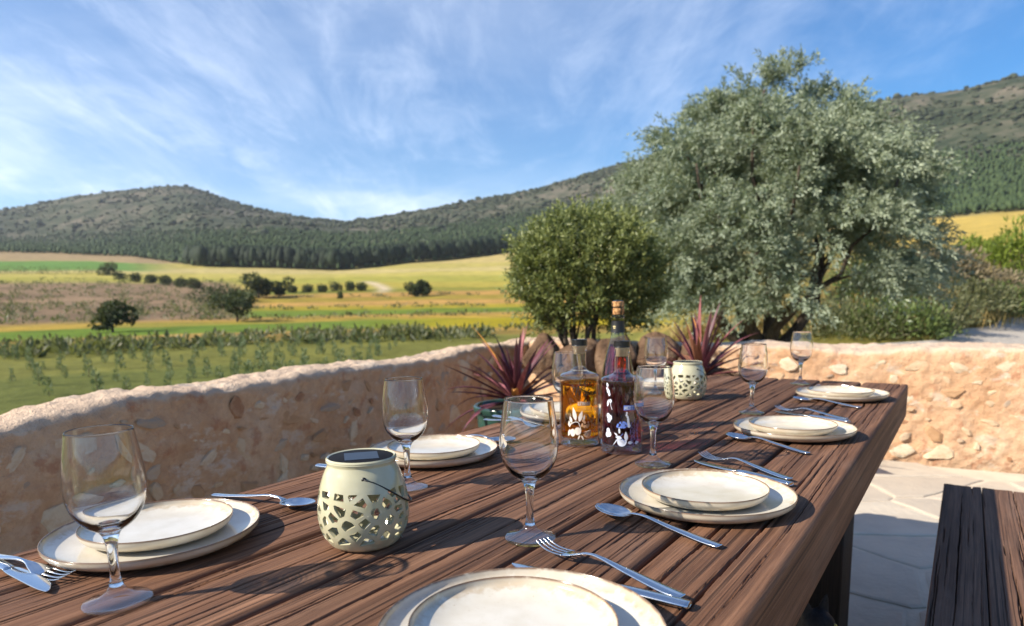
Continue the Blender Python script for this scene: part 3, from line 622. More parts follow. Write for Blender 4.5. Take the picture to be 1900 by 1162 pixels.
# ------------------------------------------------------------------ cutlery
a_ = NM('steel'); STEEL = a_.done(a_.pbr((.72, .73, .74), .13, .5, 1.0))
def ribbon(st, n=10, yoff=None):
    # st: rows x, y, z, halfwidth, halfthickness -> closed lens section
    V = []; th = np.arange(n)*2*np.pi/n
    for (x, y, z, w, t) in st: V.append(np.c_[np.full(n, x), y+w*np.cos(th), z+t*np.sin(th)])
    v = np.vstack(V); m = len(st); return v, gridfaces(m, n, closed_v=True), [list(range(n)), [(m-1)*n+i for i in range(n)][::-1]]
def res(pts, k=6): return smoothprof(pts, k)
def fork_parts():
    h = res([(0, 0, .0030, .0045, .0012), (.004, 0, .003, .0085, .0016), (.03, 0, .0042, .0092, .0018), (.075, 0, .0085, .0066, .0019), (.115, 0, .0130, .0032, .0019), (.135, 0, .0120, .0030, .0016), (.148, 0, .0085, .0075, .0012), (.160, 0, .0052, .0115, .0010), (.169, 0, .0036, .0122, .0009)], 5)
    m = MB(); m.add(*ribbon(h)); hm = m.mesh('handle', STEEL); tines = []
    for y in (-.0102, -.0034, .0034, .0102):
        t = res([(.166, y, .0039, .0021, .0009), (.180, y, .0026, .0017, .0009), (.195, y*.97, .0034, .0015, .0009), (.208, y*.95, .0072, .0011, .0008), (.214, y*.94, .0105, .0005, .0005)], 4); mm = MB(); mm.add(*ribbon(t, 6)); tines.append(mm.mesh('tine', STEEL))
    return hm, tines
def knife_parts():
    h = res([(0, 0, .0040, .0050, .0020), (.004, 0, .004, .0090, .0034), (.05, 0, .0045, .0092, .0036), (.095, 0, .0045, .0075, .0032), (.110, 0, .0042, .0068, .0022)], 5); m = MB(); m.add(*ribbon(h)); hm = m.mesh('handle', STEEL)
    b = res([(.108, 0, .0040, .0068, .0011), (.125, .001, .0034, .0096, .0009), (.170, .001, .0026, .0104, .0008), (.200, -.001, .0022, .0082, .0007), (.216, -.004, .002, .0030, .0006), (.219, -.005, .002, .0006, .0005)], 5); m = MB(); m.add(*ribbon(b)); return hm, m.mesh('blade', STEEL)
def spoon_parts():
    h = res([(0, 0, .0028, .0045, .0012), (.004, 0, .0028, .0080, .0016), (.03, 0, .004, .0086, .0018), (.08, 0, .0085, .0060, .0019), (.120, 0, .0130, .0034, .0019), (.142, 0, .0118, .0032, .0016), (.152, 0, .0092, .0060, .0012)], 5); m = MB(); m.add(*ribbon(h)); hm = m.mesh('handle', STEEL)
    nu, nr = 36, 9; th = np.arange(nu)*2*np.pi/nu; rr = np.linspace(.001, 1, nr)
    def surf(dz, k):
        ex = .180+.0315*np.outer(rr, np.cos(th)); wy = .0205*np.outer(rr, np.sin(th))*(1-.12*np.outer(rr, np.cos(th)))
        z = .0090-.0075*(1-np.outer(rr**2, np.ones(nu)))*k+dz+.0015*np.outer(rr, np.cos(th)); return np.stack([ex, wy, z], 2).reshape(-1, 3)
    m = MB(); f = gridfaces(nr, nu, closed_v=True); m.add(surf(.0006, .93), f[:, ::-1]); m.add(surf(-.0006, 1.0), f)
    o = (nr-1)*nu; N0 = nr*nu; m.f += [[o+i, o+(i+1) % nu, N0+o+(i+1) % nu, N0+o+i] for i in range(nu)]
    return hm, m.mesh('bowl', STEEL)
FK = fork_parts(); KN = knife_parts(); SP = spoon_parts()
def cutlery(kind, head, tail, label, z=0.0, tilt=0.0, roll=0.0):
    hd = np.array(T(*head, 0)); tl_ = np.array(T(*tail, 0)); rz = math.atan2(hd[1]-tl_[1], hd[0]-tl_[0])
    r = empty(kind, (tl_[0], tl_[1], TOP+.0015+z), 0); r.rotation_euler = (roll, tilt, rz)
    if kind == 'fork':
        link('handle', FK[0], r)
        for t in FK[1]: link('tine', t, r)
    elif kind == 'knife': link('handle', KN[0], r); link('blade', KN[1], r)
    else: link('handle', SP[0], r); link('bowl', SP[1], r)
    tag(r, label, kind, kind+'s on the table')
cutlery('fork', (.705, .440), (.647, .226), 'steel fork in the foreground with tines on the foot of a wine glass', .0035, 0, 0)
cutlery('knife', (.634, .432), (.637, .216), 'steel knife beside the front plate, partly under the fork handle', 0, 0, 0)
cutlery('knife', (.304, .838), (.300, 1.05), 'steel knife entering at the left edge, blade towards the nearest glass', .001)
cutlery('fork', (.330, .858), (.292, 1.06), 'steel fork at the left edge with upturned tines behind the knife', .004, R(1.5), R(8))
cutlery('spoon', (.664, .822), (.628, 1.03), 'steel spoon pointing right beside the left front plates', .0, 0, 0)
cutlery('knife', (.868, .820), (.853, 1.036), 'steel knife with only its handle end showing left of the near lantern')
cutlery('spoon', (1.222, .83), (1.19, 1.035), 'steel spoon beside the plates behind the near lantern')
cutlery('knife', (1.44, .86), (1.49, 1.065), 'steel knife by the wall edge of the table, seen through the middle glass')
cutlery('fork', (1.40, .85), (1.44, 1.06), 'steel fork by the wall edge of the table, below the purple leaved plant')
cutlery('spoon', (.884, .452), (.822, .240), 'steel spoon in front of the right hand plates, bowl towards the middle glass')
cutlery('fork', (1.300, .430), (1.192, .232), 'steel fork behind the right hand plates, tines towards the purple bottle', .003)
cutlery('knife', (1.255, .425), (1.166, .226), 'steel knife under the fork behind the right hand plates')
cutlery('spoon', (1.527, .452), (1.428, .246), 'steel spoon before the second plates from the far right corner')
cutlery('fork', (1.968, .436), (1.868, .236), 'steel fork behind the second plates from the far right corner', .003)
cutlery('knife', (1.930, .43), (1.842, .228), 'steel knife behind the second plates from the far right corner')
cutlery('spoon', (2.188, .440), (2.104, .234), 'steel spoon before the plates at the far right corner')
cutlery('fork', (2.53, .42), (2.49, .21), 'steel fork just beyond the plates at the far right corner')

# ------------------------------------------------------------------ pierced ceramic lanterns
def lantern_parts():
    prof = smoothprof([(.0405, 0.0), (.0430, .0015), (.0480, .006), (.0560, .020), (.0598, .036), (.0604, .050), (.0590, .066), (.0560, .082), (.0510, .098), (.0465, .108), (.0445, .113)], 6)
    rad = lambda z: np.interp(z, prof[:, 1], prof[:, 0])
    z0, z1, rr = .0125, .0860, .0575; Cc = 2*math.pi*rr; g = np.random.default_rng(12); pts = []; cols = 14; rows = 6
    for r in range(rows):
        for c in range(cols): pts.append(((c+.5*(r % 2)+g.uniform(-.33, .33))*Cc/cols % Cc, z0+(r+.5+g.uniform(-.30, .30))*(z1-z0)/rows))
    pts = np.array(pts); allp = np.vstack([pts, pts-[Cc, 0], pts+[Cc, 0]]); m = MB()
    def S(p): th = p[0]/rr; R_ = float(rad(p[1])); return (R_*math.cos(th), R_*math.sin(th), p[1])
    for i, p in enumerate(pts):
        cell = [(p[0]-.04, z0), (p[0]+.04, z0), (p[0]+.04, z1), (p[0]-.04, z1)]
        for j in np.argsort(((allp-p)**2).sum(1))[1:14]:
            q = allp[j]; cell = clip(cell, (p+q)/2, (q-p)/np.linalg.norm(q-p))
        # drop very short edges
        cell = [c for k_, c in enumerate(cell) if math.hypot(c[0]-cell[k_-1][0], c[1]-cell[k_-1][1]) > 1e-6]
        c = np.mean(cell, 0); n = len(cell); D = []; I = []; sc = g.uniform(.58, .74)
        big = [k_ for k_ in range(n) if math.hypot(cell[k_][0]-cell[k_-1][0], cell[k_][1]-cell[k_-1][1]) > .0045]
        if len(big) < 3: big = list(range(n))
        for k_ in range(n):
            a = np.array(cell[k_]); b = np.array(cell[(k_+1) % n]); mm = max(1, int(round(np.linalg.norm(b-a)/.0042)))
            for t in range(mm): q = a+(b-a)*t/mm; D.append(q); I.append(None)
        # the cut-out: the cell without its short edges, shrunk and slightly turned, so that it reads as a hand cut facet
        inner = [np.array(cell[k_]) for k_ in big]; ci = np.mean(inner, 0); an = g.uniform(-.22, .22); ca, sa = math.cos(an), math.sin(an)
        inner = [ci+np.array([ca*(q-ci)[0]-sa*(q-ci)[1], sa*(q-ci)[0]+ca*(q-ci)[1]])*sc*g.uniform(.9, 1.08) for q in inner]
        ang = np.array([math.atan2(q[1]-ci[1], q[0]-ci[0]) for q in inner]); tot = len(D)
        for k_ in range(tot):
            a = math.atan2(D[k_][1]-ci[1], D[k_][0]-ci[0]); best = None; dr = np.array([math.cos(a), math.sin(a)])
            for e in range(len(inner)):
                p0, p1 = inner[e], inner[(e+1) % len(inner)]; ed = p1-p0; den = dr[0]*ed[1]-dr[1]*ed[0]
                if abs(den) < 1e-12: continue
                w_ = p0-ci; t = (w_[0]*ed[1]-w_[1]*ed[0])/den; s_ = (w_[0]*dr[1]-w_[1]*dr[0])/den
                if t > 0 and -1e-6 <= s_ <= 1+1e-6: best = ci+dr*t
            I[k_] = best if best is not None else ci+(D[k_]-ci)*sc
            near = min(inner, key=lambda q: np.linalg.norm(q-I[k_]))
            if np.linalg.norm(near-I[k_]) < .0013: I[k_] = near
        n = len(D); m.add([S(q) for q in D]+[S(q) for q in I], [[k_, (k_+1) % n, n+(k_+1) % n, n+k_] for k_ in range(n)])
    lo = prof[prof[:, 1] < z0-.0008]; lo = np.vstack([[[.0005, .0005]], lo, [[rad(z0), z0]]]); hi = np.vstack([[[rad(z1), z1]], prof[prof[:, 1] > z1+.0008]])
    rim = [(.0447, .1145), (.0460, .1175), (.0462, .1205), (.0445, .1225), (.0425, .1215), (.0420, .1185)]
    v, f = lathe(lo, 96); m.add(v, f); v, f = lathe(np.vstack([hi, rim]), 96); m.add(v, f)
    a = NM('celadon_glaze'); P = a.obj(); c = a.mix(a.rng(a.noise(P, 26, 4), .3, .7), (.47, .445, .29), (.535, .51, .35)); mt = a.done(a.pbr(c, .14, .5, coat=.4, coat_rough=.05))
    body = m.mesh('body', mt)
    bm = bmesh.new(); bm.from_mesh(body); bmesh.ops.remove_doubles(bm, verts=bm.verts, dist=.00025); bmesh.ops.recalc_face_normals(bm, faces=bm.faces); bm.to_mesh(body); bm.free()
    sol = simple('solar_cell', (.010, .014, .028), .3, .3); v, f = lathe([(.0428, .1170), (.0428, .1206), (.0415, .1212), (.0004, .1212)], 64); lid = mesh('lid', v, f, simple('lid_plastic', (.010, .010, .012), .7, .12))
    cell_ = MB().box(-.022, .022, -.022, .022, .1213, .1218).mesh('solar_panel', sol, False)
    w = []
    for t in np.linspace(0, 1, 30):
        th = min(max(t*math.pi, 1e-4), math.pi-1e-4); w.append((.0500*math.cos(th), -(.0635*math.sin(th)**.75), .1005-.046*math.sin(th)))
    v, f, c = tube(w, .0012, 8); hm = MB().add(v, f, c); wire = hm.mesh('handle', simple('black_wire', (.012, .012, .012), .35))
    k_ = [np.array(w[7]), np.array(w[10])]; v, f, c = tube([k_[0], (k_[0]*.5+k_[1]*.5), k_[1]], [.0022, .0026, .0022], 8); grip = MB().add(v, f, c).mesh('grip', wire.materials[0])
    hs = []
    for sx in (-1, 1): v, f, c = tube([(sx*.0470, 0, .1005), (sx*.0505, 0, .1005)], [.0032, .0032], 12); hs.append(MB().add(v, f, c).mesh('eyelet', wire.materials[0]))
    return body, lid, cell_, wire, grip, hs
LP = lantern_parts()
def lantern(loc, rz, label):
    r = empty('lantern', loc, rz); r.scale = (.985, .985, .965); b = link('body', LP[0], r)
    s = b.modifiers.new('wall', 'SOLIDIFY'); s.thickness = .0045; s.offset = -1
    e = b.modifiers.new('split', 'EDGE_SPLIT'); e.split_angle = R(42)
    l = link('lid', LP[1], r); link('solar_panel', LP[2], l); h = link('handle', LP[3], r); link('grip', LP[4], h)
    for q in LP[5]: link('eyelet', q, r)
    tag(r, label, 'lantern', 'ceramic lanterns')
lantern(T(.605, .648, TOP+.001), R(105), 'pierced pale green ceramic lantern with solar lid in the left foreground')
lantern(T(2.073, .725, TOP+.001), R(112), 'pierced pale green ceramic lantern at the back, right of the bottles')

# ------------------------------------------------------------------ bottles
BOT = thin_glass('bottle_glass', (.975, .98, .98), 1.7)
def cyl(px, pz, Rr, ang0, zs=1.0): # flat print coordinates -> bottle surface (ang0: middle of the print)
    a = ang0+px/Rr; return (Rr*math.cos(a), Rr*math.sin(a), .02+(pz-.02)*zs)
class Print:                      # small flat shapes wrapped on a bottle
    def __init__(s, Rr, ang, zs=1.0): s.R = Rr; s.a = ang; s.zs = zs; s.m = MB()
    def poly(s, pts, lift=.0):
        c = np.mean(pts, 0); n = len(pts); s.m.add([cyl(c[0], c[1], s.R+lift, s.a, s.zs)]+[cyl(x, z, s.R+lift, s.a, s.zs) for x, z in pts], [[0, 1+i, 1+(i+1) % n] for i in range(n)])
    def disc(s, x, z, r, k=1.0, n=14, lift=0): s.poly([(x+r*math.cos(t), z+r*k*math.sin(t)) for t in np.arange(n)*2*math.pi/n], lift)
    def leaf(s, x, z, ang, L, W, lift=0):
        ca, sa = math.cos(ang), math.sin(ang); up_ = [(t*L, W*math.sin(math.pi*t**.8)) for t in np.linspace(0, 1, 8)]; lo = [(t*L, -W*math.sin(math.pi*t**.8)) for t in np.linspace(1, 0, 8)[1:-1]]
        s.poly([(x+ca*a-sa*b, z+sa*a+ca*b) for a, b in up_+lo], lift)
    def line(s, pts, w, lift=0):
        p = np.array(pts, float)
        for a, b in zip(p[:-1], p[1:]):
            d = b-a; l = np.linalg.norm(d)+1e-9; nrm = np.array([-d[1], d[0]])/l*w/2; d = d/l*w*.25
            s.poly([a-d+nrm, a-d-nrm, b+d-nrm, b+d+nrm], lift)
    def curve(s, pts, w, lift=0): s.line(smoothprof(pts, 5), w, lift)
    def rect(s, x0, x1, z0, z1, lift=0):
        for a, b in zip(np.linspace(x0, x1, 7)[:-1], np.linspace(x0, x1, 7)[1:]): s.poly([(a, z0), (b, z0), (b, z1), (a, z1)], lift)
    def obj(s, name, m, parent): return link(name, s.m.mesh(name, m, False), parent)
GLYPH = {  # simple serif capitals on a unit box
 'C': [[(.88, .80), (.68, .98), (.35, .96), (.10, .70), (.10, .30), (.35, .04), (.70, .02), (.90, .20)]], 'I': [[(.5, 0), (.5, 1)], [(.3, 0), (.7, 0)], [(.3, 1), (.7, 1)]], 'i': [[(.5, 0), (.5, 1)], [(.3, 0), (.7, 0)], [(.3, 1), (.7, 1)], [(.5, 1.15), (.75, 1.4)]],
 'T': [[(.5, 0), (.5, 1)], [(.02, .82), (.02, 1), (.98, 1), (.98, .82)], [(.3, 0), (.7, 0)]], 'R': [[(.18, 0), (.18, 1), (.65, 1), (.85, .82), (.85, .66), (.65, .5), (.18, .5)], [(.5, .5), (.95, 0)], [(.02, 0), (.34, 0)]],
 'A': [[(.06, 0), (.5, 1), (.94, 0)], [(.25, .36), (.75, .36)]], 'M': [[(.08, 0), (.12, 1), (.5, .2), (.88, 1), (.92, 0)]], 'E': [[(.9, .12), (.88, 0), (.15, 0), (.15, 1), (.88, 1), (.9, .88)], [(.15, .52), (.65, .52)]], 'N': [[(.1, 0), (.12, 1), (.88, 0), (.9, 1)]], 'D': [[(.15, 0), (.15, 1), (.55, 1), (.9, .7), (.9, .3), (.55, 0), (.15, 0)]]}
def caps(P, txt, x, z, h, w, lift):
    for ch in txt:
        for st in GLYPH[ch]: P.line([(x+a*w, z+b*h) for a, b in st], h*.20, lift)
        x += w*1.22
SCRIPT = {  # flowing pen strokes of the brand line, units of x-height
 'G': [[(1.5, 2.6), (1.0, 3.1), (.1, 2.2), (-.5, .9), (-.1, .1), (.8, .5), (1.5, 1.5), (1.0, 1.3), (1.4, .2), (.9, -.6), (.3, -.2)]], 'i': [[(0, .8), (.15, .1), (.5, .25)], [(.15, 1.35), (.2, 1.45)]], 'n': [[(0, 0), (.1, .9), (.05, .3), (.45, .95), (.6, .6), (.6, .1), (.9, .25)]],
 'N': [[(-1.5, .3), (-1.6, 1.6), (-.8, 2.2), (-.5, 1.3), (-1.1, -.5), (-.3, 1.2), (.2, 2.6), (.3, 1.2), (.5, 0), (1.0, 1.4), (1.5, 2.7)]], 'o': [[(.5, .95), (.1, .7), (.05, .2), (.4, .0), (.7, .4), (.5, .95), (.9, .75)]], 's': [[(0, .2), (.45, 1.1), (.5, .4), (.2, .0), (.7, .2)]], 't': [[(.4, 2.2), (.15, .3), (.5, .1)], [(-.1, 1.3), (.8, 1.5)]],
 'r': [[(0, .1), (.2, 1.0), (.5, .8), (.5, .1), (.8, .3)]], 'u': [[(0, .9), (.05, .15), (.4, .1), (.65, .9), (.65, .1), (.9, .3)]], 'm': [[(0, 0), (.1, .9), (.1, .2), (.4, .95), (.5, .2), (.8, .95), (.9, .1), (1.2, .3)]]}
def script(P, txt, x, z, h, w, adv, lift):
    for ch, ad in zip(txt, adv):
        for st in SCRIPT[ch]: P.curve([(x+a*h, z+b*h) for a, b in st], w, lift)
        x += ad*h
def gin_bottle(loc, face, liquid, level, neck_liquid, kind, label):
    r = empty('gin_bottle', loc, 0); Rb = .0435
    sh = smoothprof([(.0375, .1), (Rb-.0012, 2.0), (Rb, 5.0), (Rb, 60), (Rb, 120), (Rb, 147), (Rb-.0016, 153.5), (Rb-.008, 157.5), (.026, 160.5), (.0185, 163.5), (.0158, 169), (.0148, 180), (.0145, 200), (.0150, 205), (.0162, 208), (.0163, 213), (.0158, 214)], 5)*[1, .001]
    v, f = lathe(np.vstack([[[.0003, .0012]], sh]), 80); b = link('glass', mesh('glass', v, f, BOT), r)
    base = smoothprof([(.0003, .0030), (.030, .0026), (.0385, .0016), (.0412, .0048), (.0414, .0150), (.0395, .0190), (.030, .0200), (.0003, .0206)], 5); v, f = lathe(base, 64); link('base', mesh('base', v, f, thin_glass('base_glass_'+kind, (.86, .90, .93), 2.2)), r)
    lq = smoothprof([(.0003, .0216), (.036, .0210), (.0400, .0224), (.0405, .0250), (.0405, level-.004), (.0405, level-.0008)], 5); v, f = lathe(np.vstack([lq, [(.0402, level), (.0380, level-.0010), (.0003, level-.0012)]]), 72); link('liquid', mesh('liquid', v, f, liquid), r)
    if neck_liquid is not None:
        v, f = lathe([(.0003, .166), (.0085, .166), (.0085, .199), (.0003, .199)], 32); link('neck_liquid', mesh('neck_liquid', v, f, neck_liquid), r)
    cork = simple('cork_wood', (.72, .56, .35), .7) if 'cork_wood' not in bpy.data.materials else bpy.data.materials['cork_wood']
    v, f = lathe([(.0003, .199), (.0122, .199), (.0126, .214), (.0145, .2142), (.0150, .2175), (.0003, .2175)], 40); st = link('stopper', mesh('stopper', v, f, cork), r)
    v, f = lathe(smoothprof([(.0003, .2177), (.0162, .2177), (.0170, .2185), (.0170, .2290), (.0162, .2303), (.0003, .2306)], 4), 48); link('cap', mesh('cap', v, f, simple('black_cap', (.010, .010, .011), .32)), st)
    a = face; L1 = .0006
    if kind == 'citrus':
        wht = simple('print_white', (.78, .70, .60), .6); pch = simple('print_peach', (.72, .40, .20), .6); cop = simple('print_copper', (.50, .20, .05), .6); blk = simple('print_black', (.02, .012, .008), .5)
        p = Print(Rb+.0003, a, 1.19); p.leaf(-.017, .052, R(104), .026, .0042); p.leaf(-.010, .050, R(72), .022, .0042); p.leaf(-.026, .048, R(112), .013, .003); p.leaf(-.031, .040, R(100), .012, .003); p.leaf(-.030, .036, R(250), .014, .003)
        p.curve([(-.032, .042), (-.024, .048), (-.014, .050), (-.009, .044), (-.006, .034)], .0013); p.leaf(-.008, .026, R(-120), .010, .0016); p.leaf(-.005, .025, R(-60), .010, .0018); p.disc(-.013, .033, .0072); p.disc(-.024, .030, .0055, 1.3); p.leaf(.000, .052, R(80), .012, .002); p.obj('print', wht, r)
        p = Print(Rb+.0003, a, 1.19); p.poly([(.008+.0098*math.cos(t), .0305+.0098*math.sin(t)) for t in np.linspace(R(200), R(395), 16)]); q = np.random.default_rng(3)
        for _ in range(14): x, z = q.uniform(-.005, .012), q.uniform(.040, .055); p.disc(x, z, q.uniform(.0012, .003))
        for _ in range(70): x, z = q.uniform(.016, .032), q.uniform(.022, .056); p.disc(x, z, q.uniform(.0006, .0014), n=7)
        p.obj('print', pch, r)
        p = Print(Rb+.0002, a, 1.19); p.rect(-.0140, .0150, .0790, .0875); p.obj('label_box', cop, r); p = Print(Rb+.0002, a, 1.19)
        for _ in range(10): x, z = q.uniform(.004, .022), q.uniform(.052, .064); p.leaf(x, z, q.uniform(0, 6.3), .007, .0022)
        for z, x1 in ((.0750, .021), (.0725, .017), (.0700, .015)): p.line([(-.014, z), (x1, z)], .0009)
        p.obj('print', cop, r)
        p = Print(Rb+.0004, a, 1.19); caps(p, 'CiTRICA', -.0120, .0808, .0048, .0031, 0); p.obj('lettering', wht, r); p = Print(Rb+.0004, a, 1.19); p.line([(.0082-.0085, .031), (.0165, .034)], .0006, .0003); p.line([(.006, .022), (.009, .032)], .0006, .0003); p.line([(.0015, .025), (.0075, .033)], .0006, .0003); p.obj('print', wht, r)
        p = Print(Rb+.0004, a, 1.19); script(p, 'Gin', -.0050, .1150, .0066, .0014, (1.9, .75, .9), 0); p.obj('lettering', blk, r); p = Print(Rb+.0004, a, 1.19); script(p, 'Nostrum', -.0125, .0985, .0066, .0014, (1.75, .85, .75, .7, .75, .95, 1.1), 0); p.obj('lettering', blk, r)
    else:
        wht = simple('print_pale_blue', (.66, .70, .80), .6); blu = simple('print_blue', (.13, .22, .62), .6); vio = simple('print_violet', (.22, .19, .40), .6); blk = simple('print_black2', (.012, .010, .012), .5)
        p = Print(Rb+.0003, a, 1.19); q = np.random.default_rng(7)
        for x, z in ((-.030, .120), (-.029, .114), (-.026, .110), (-.031, .109), (-.027, .104)): p.leaf(x, z, q.uniform(1, 2.6), .008, .0025)
        p.leaf(-.031, .086, R(80), .013, .0025); p.disc(-.024, .096, .0032); p.curve([(-.024, .094), (-.023, .088), (-.020, .081)], .0009)
        for x, z in ((-.029, .070), (-.024, .067), (-.027, .063)): p.disc(x, z, .0040, 1.2, n=9)
        for x, z in ((-.029, .044), (-.026, .038), (-.031, .037)): p.disc(x, z, .0045, 1.1, n=8)
        for i in range(7): p.disc(.010+i*.0010+q.uniform(-.001, .001), .076-i*.0038, .0020+.0002*i, n=8)
        p.poly([(.001+.0098*math.cos(t), .0265+.0088*math.sin(t)) for t in np.linspace(R(150), R(370), 16)]); p.leaf(.010, .027, R(95), .017, .004); p.leaf(.001, .032, R(170), .014, .003); p.leaf(.013, .024, R(0), .012, .0028); p.leaf(.029, .022, R(10), .012, .003); p.leaf(-.006, .033, R(230), .018, .0010); p.leaf(-.004, .040, R(95), .011, .002); p.leaf(-.008, .036, R(140), .009, .0016); p.obj('print', wht, r)
        p = Print(Rb+.0002, a, 1.19)
        for i in range(26): t = q.uniform(.1, 3.0); l = q.uniform(.004, .0125); p.leaf(.002, .050, t, l, .0012)
        for i in range(12): t = q.uniform(.1, 3.0); p.disc(.002+.011*math.cos(t), .050+.010*math.sin(t), .0021, n=7)
        p.curve([(.003, .040), (-.002, .034), (.008, .026)], .0010); p.obj('print', blu, r); p = Print(Rb+.0002, a, 1.19); p.rect(.0040, .0350, .0805, .0890); p.rect(.0350, .0665, .0805, .0890); p.obj('label_box', blu, r)
        p = Print(Rb+.0002, a, 1.19)
        for sx, zt in ((.020, .058), (.028, .064), (.034, .056), (.024, .050), (.038, .062)):
            for i in range(20): z = zt-i*.0018; p.disc(sx+q.uniform(-.0022, .0022)*(.4+i*.05), z, q.uniform(.0006, .0013), n=6)
        p.obj('print', vio, r)
        p = Print(Rb+.0004, a, 1.19); caps(p, 'MEDITERRANEA', .0058, .0822, .0050, .0040, 0); p.obj('lettering', wht, r)
        p = Print(Rb+.0004, a, 1.19); script(p, 'Gin', .021, .1120, .0066, .0014, (1.9, .75, .9), 0); p.obj('lettering', blk, r); p = Print(Rb+.0004, a, 1.19); script(p, 'Nostrum', .019, .0955, .0066, .0014, (1.75, .85, .75, .7, .75, .95, 1.1), 0); p.obj('lettering', blk, r)
    tag(r, label, 'bottle'); return r
AMBER = solid_glass('amber_spirit', (1.0, .67, .13), 1.22); PURP = solid_glass('purple_spirit', (.70, .38, .46), 1.22); RED = solid_glass('red_neck', (.95, .22, .22), 1.2)
gin_bottle((.149, 1.470, TOP+.001), R(-84), AMBER, .133, None, 'citrus', 'clear gin bottle of amber spirit with white citrus print and black cap')
gin_bottle((.229, 1.392, TOP+.001), R(-99), PURP, .139, RED, 'floral', 'clear gin bottle of purple spirit with blue and white flower print')
def wine_bottle(loc):
    r = empty('wine_bottle', loc, R(-100)); g_ = thin_glass('olive_glass', (.80, .86, .76), 1.3)
    sh = smoothprof([(.036, 1), (.0395, 4), (.040, 10), (.040, 90), (.0395, 120), (.036, 150), (.0285, 185), (.0205, 215), (.0165, 238), (.0150, 255), (.0146, 270), (.0150, 273), (.0152, 277), (.0148, 279)], 5)*[1, .001]
    v, f = lathe(np.vstack([[[.0003, .002]], sh]), 64); link('glass', mesh('glass', v, f, g_), r)
    lq = np.array([(max(x-.0022, .001), z) for x, z in sh if .006 < z < .212]); v, f = lathe(np.vstack([[[.0003, .006]], lq, [[.0003, .212]]]), 56); link('liquid', mesh('liquid', v, f, solid_glass('plum_wine', (.56, .24, .40), 1.2)), r)
    a = NM('cork'); P = a.obj(); c = a.mix(a.rng(a.noise(P, 160, 4), .35, .65), (.22, .10, .035), (.60, .33, .14)); ck = a.done(a.pbr(c, .8, .2, normal=a.bump(a.noise(P, 300, 3), .5, .002)))
    v, f = lathe(smoothprof([(.0003, .279), (.0120, .2795), (.0142, .285), (.0145, .291), (.0132, .2955), (.0128, .297), (.0140, .2995), (.0142, .307), (.0125, .3105), (.0003, .3115)], 5), 40); c_ = link('cork', mesh('cork', v, f, ck), r)
    wm = simple('cage_wire', (.02, .02, .02), .35, .5, .6)
    for k_ in range(4):
        th = k_*math.pi/2+.5; v, f, cc = tube([(.0158*math.cos(th), .0158*math.sin(th), .274), (.0154*math.cos(th), .0154*math.sin(th), .29), (.0140*math.cos(th), .0140*math.sin(th), .2975), (.0150*math.cos(th), .0150*math.sin(th), .307), (.0090*math.cos(th), .0090*math.sin(th), .3122)], .0008, 6); link('cage_wire', MB().add(v, f, cc).mesh('cage_wire', wm), c_)
    ring = lambda R0, z: tube([(R0*math.cos(t), R0*math.sin(t), z) for t in np.linspace(0, 2*math.pi, 28)], .0008, 6)
    for R0, z in ((.0156, .2745), (.0139, .2972)): v, f, cc = ring(R0, z); link('cage_wire', MB().add(v, f, cc).mesh('cage_wire', wm), c_)
    v, f = lathe(smoothprof([(.0003, .3132), (.0085, .3130), (.0118, .3118), (.0126, .3098), (.0122, .3095)], 4), 32); link('cap', mesh('cap', v, f, simple('cage_cap', (.012, .012, .016), .22)), c_)
    lb = np.array([(x+.0005, z) for x, z in sh if .2355 < z < .2655]); v, f = lathe(lb, 48); nl = link('neck_label', mesh('neck_label', v, f, simple('black_label', (.012, .012, .012), .45)), r)
    p = Print(.0160, R(-32)); gd = simple('gold_crest', (.72, .60, .30), .45)
    p.disc(0, .245, .0042, 1.15); p.poly([(-.004, .2505), (-.0035, .254), (-.0015, .252), (0, .2555), (.0015, .252), (.0035, .254), (.004, .2505)]); p.leaf(-.0035, .239, R(100), .007, .0012); p.leaf(.0035, .239, R(80), .007, .0012); p.poly([(-.0035, .243), (.0035, .243), (0, .236)]); p.obj('crest', gd, nl)
    p = Print(.0158, R(-32)); p.disc(0, .2455, .0018, 1.1, lift=.0006); p.obj('crest_centre', simple('crest_dark', (.05, .04, .02), .5), nl)
    tag(r, 'corked wine bottle with wire cage and black neck label behind the gin bottles', 'bottle')
wine_bottle((.2535, 1.60, TOP+.001))

# ------------------------------------------------------------------ plants
def leaf_cloud(pos, dirs, length, width, g, droop=0.0, name='foliage', mat=None, lv=None):
    # one folded two-triangle blade per position
    n = len(pos); d = dirs/np.linalg.norm(dirs, axis=1)[:, None]; d[:, 2] -= droop; d /= np.linalg.norm(d, axis=1)[:, None]
    ref = g.normal(size=(n, 3)); s = np.cross(d, ref); s /= np.linalg.norm(s, axis=1)[:, None]+1e-9; L_ = length*g.uniform(.65, 1.3, n)[:, None]; W = width*g.uniform(.7, 1.3, n)[:, None]
    up_ = np.cross(s, d); mid = pos+d*L_*.5+up_*W*.25
    v = np.stack([pos, mid+s*W*.5, pos+d*L_, mid-s*W*.5], 1).reshape(-1, 3)
    b = (np.arange(n)*4)[:, None]; f = np.vstack([b+[0, 1, 2], b+[0, 2, 3]])
    me = mesh(name, v, f, mat, smooth=False); lv = g.random(n) if lv is None else lv; attr_f(me, 'lv', np.repeat(lv, 4)); return me
def unit(g, n):
    p = g.normal(size=(n, 3)); return p/np.linalg.norm(p, axis=1)[:, None]
BARK = NM('bark'); _P = BARK.obj(); _n = BARK.noise(BARK.mapping(_P, (1, 1, .25)), 22, 5, .65)
BARK = BARK.done(BARK.pbr(BARK.ramp(_n, [(.3, (.035, .026, .019)), (.7, (.16, .125, .095))]), .9, .15, normal=BARK.bump(_n, .9, .02)))
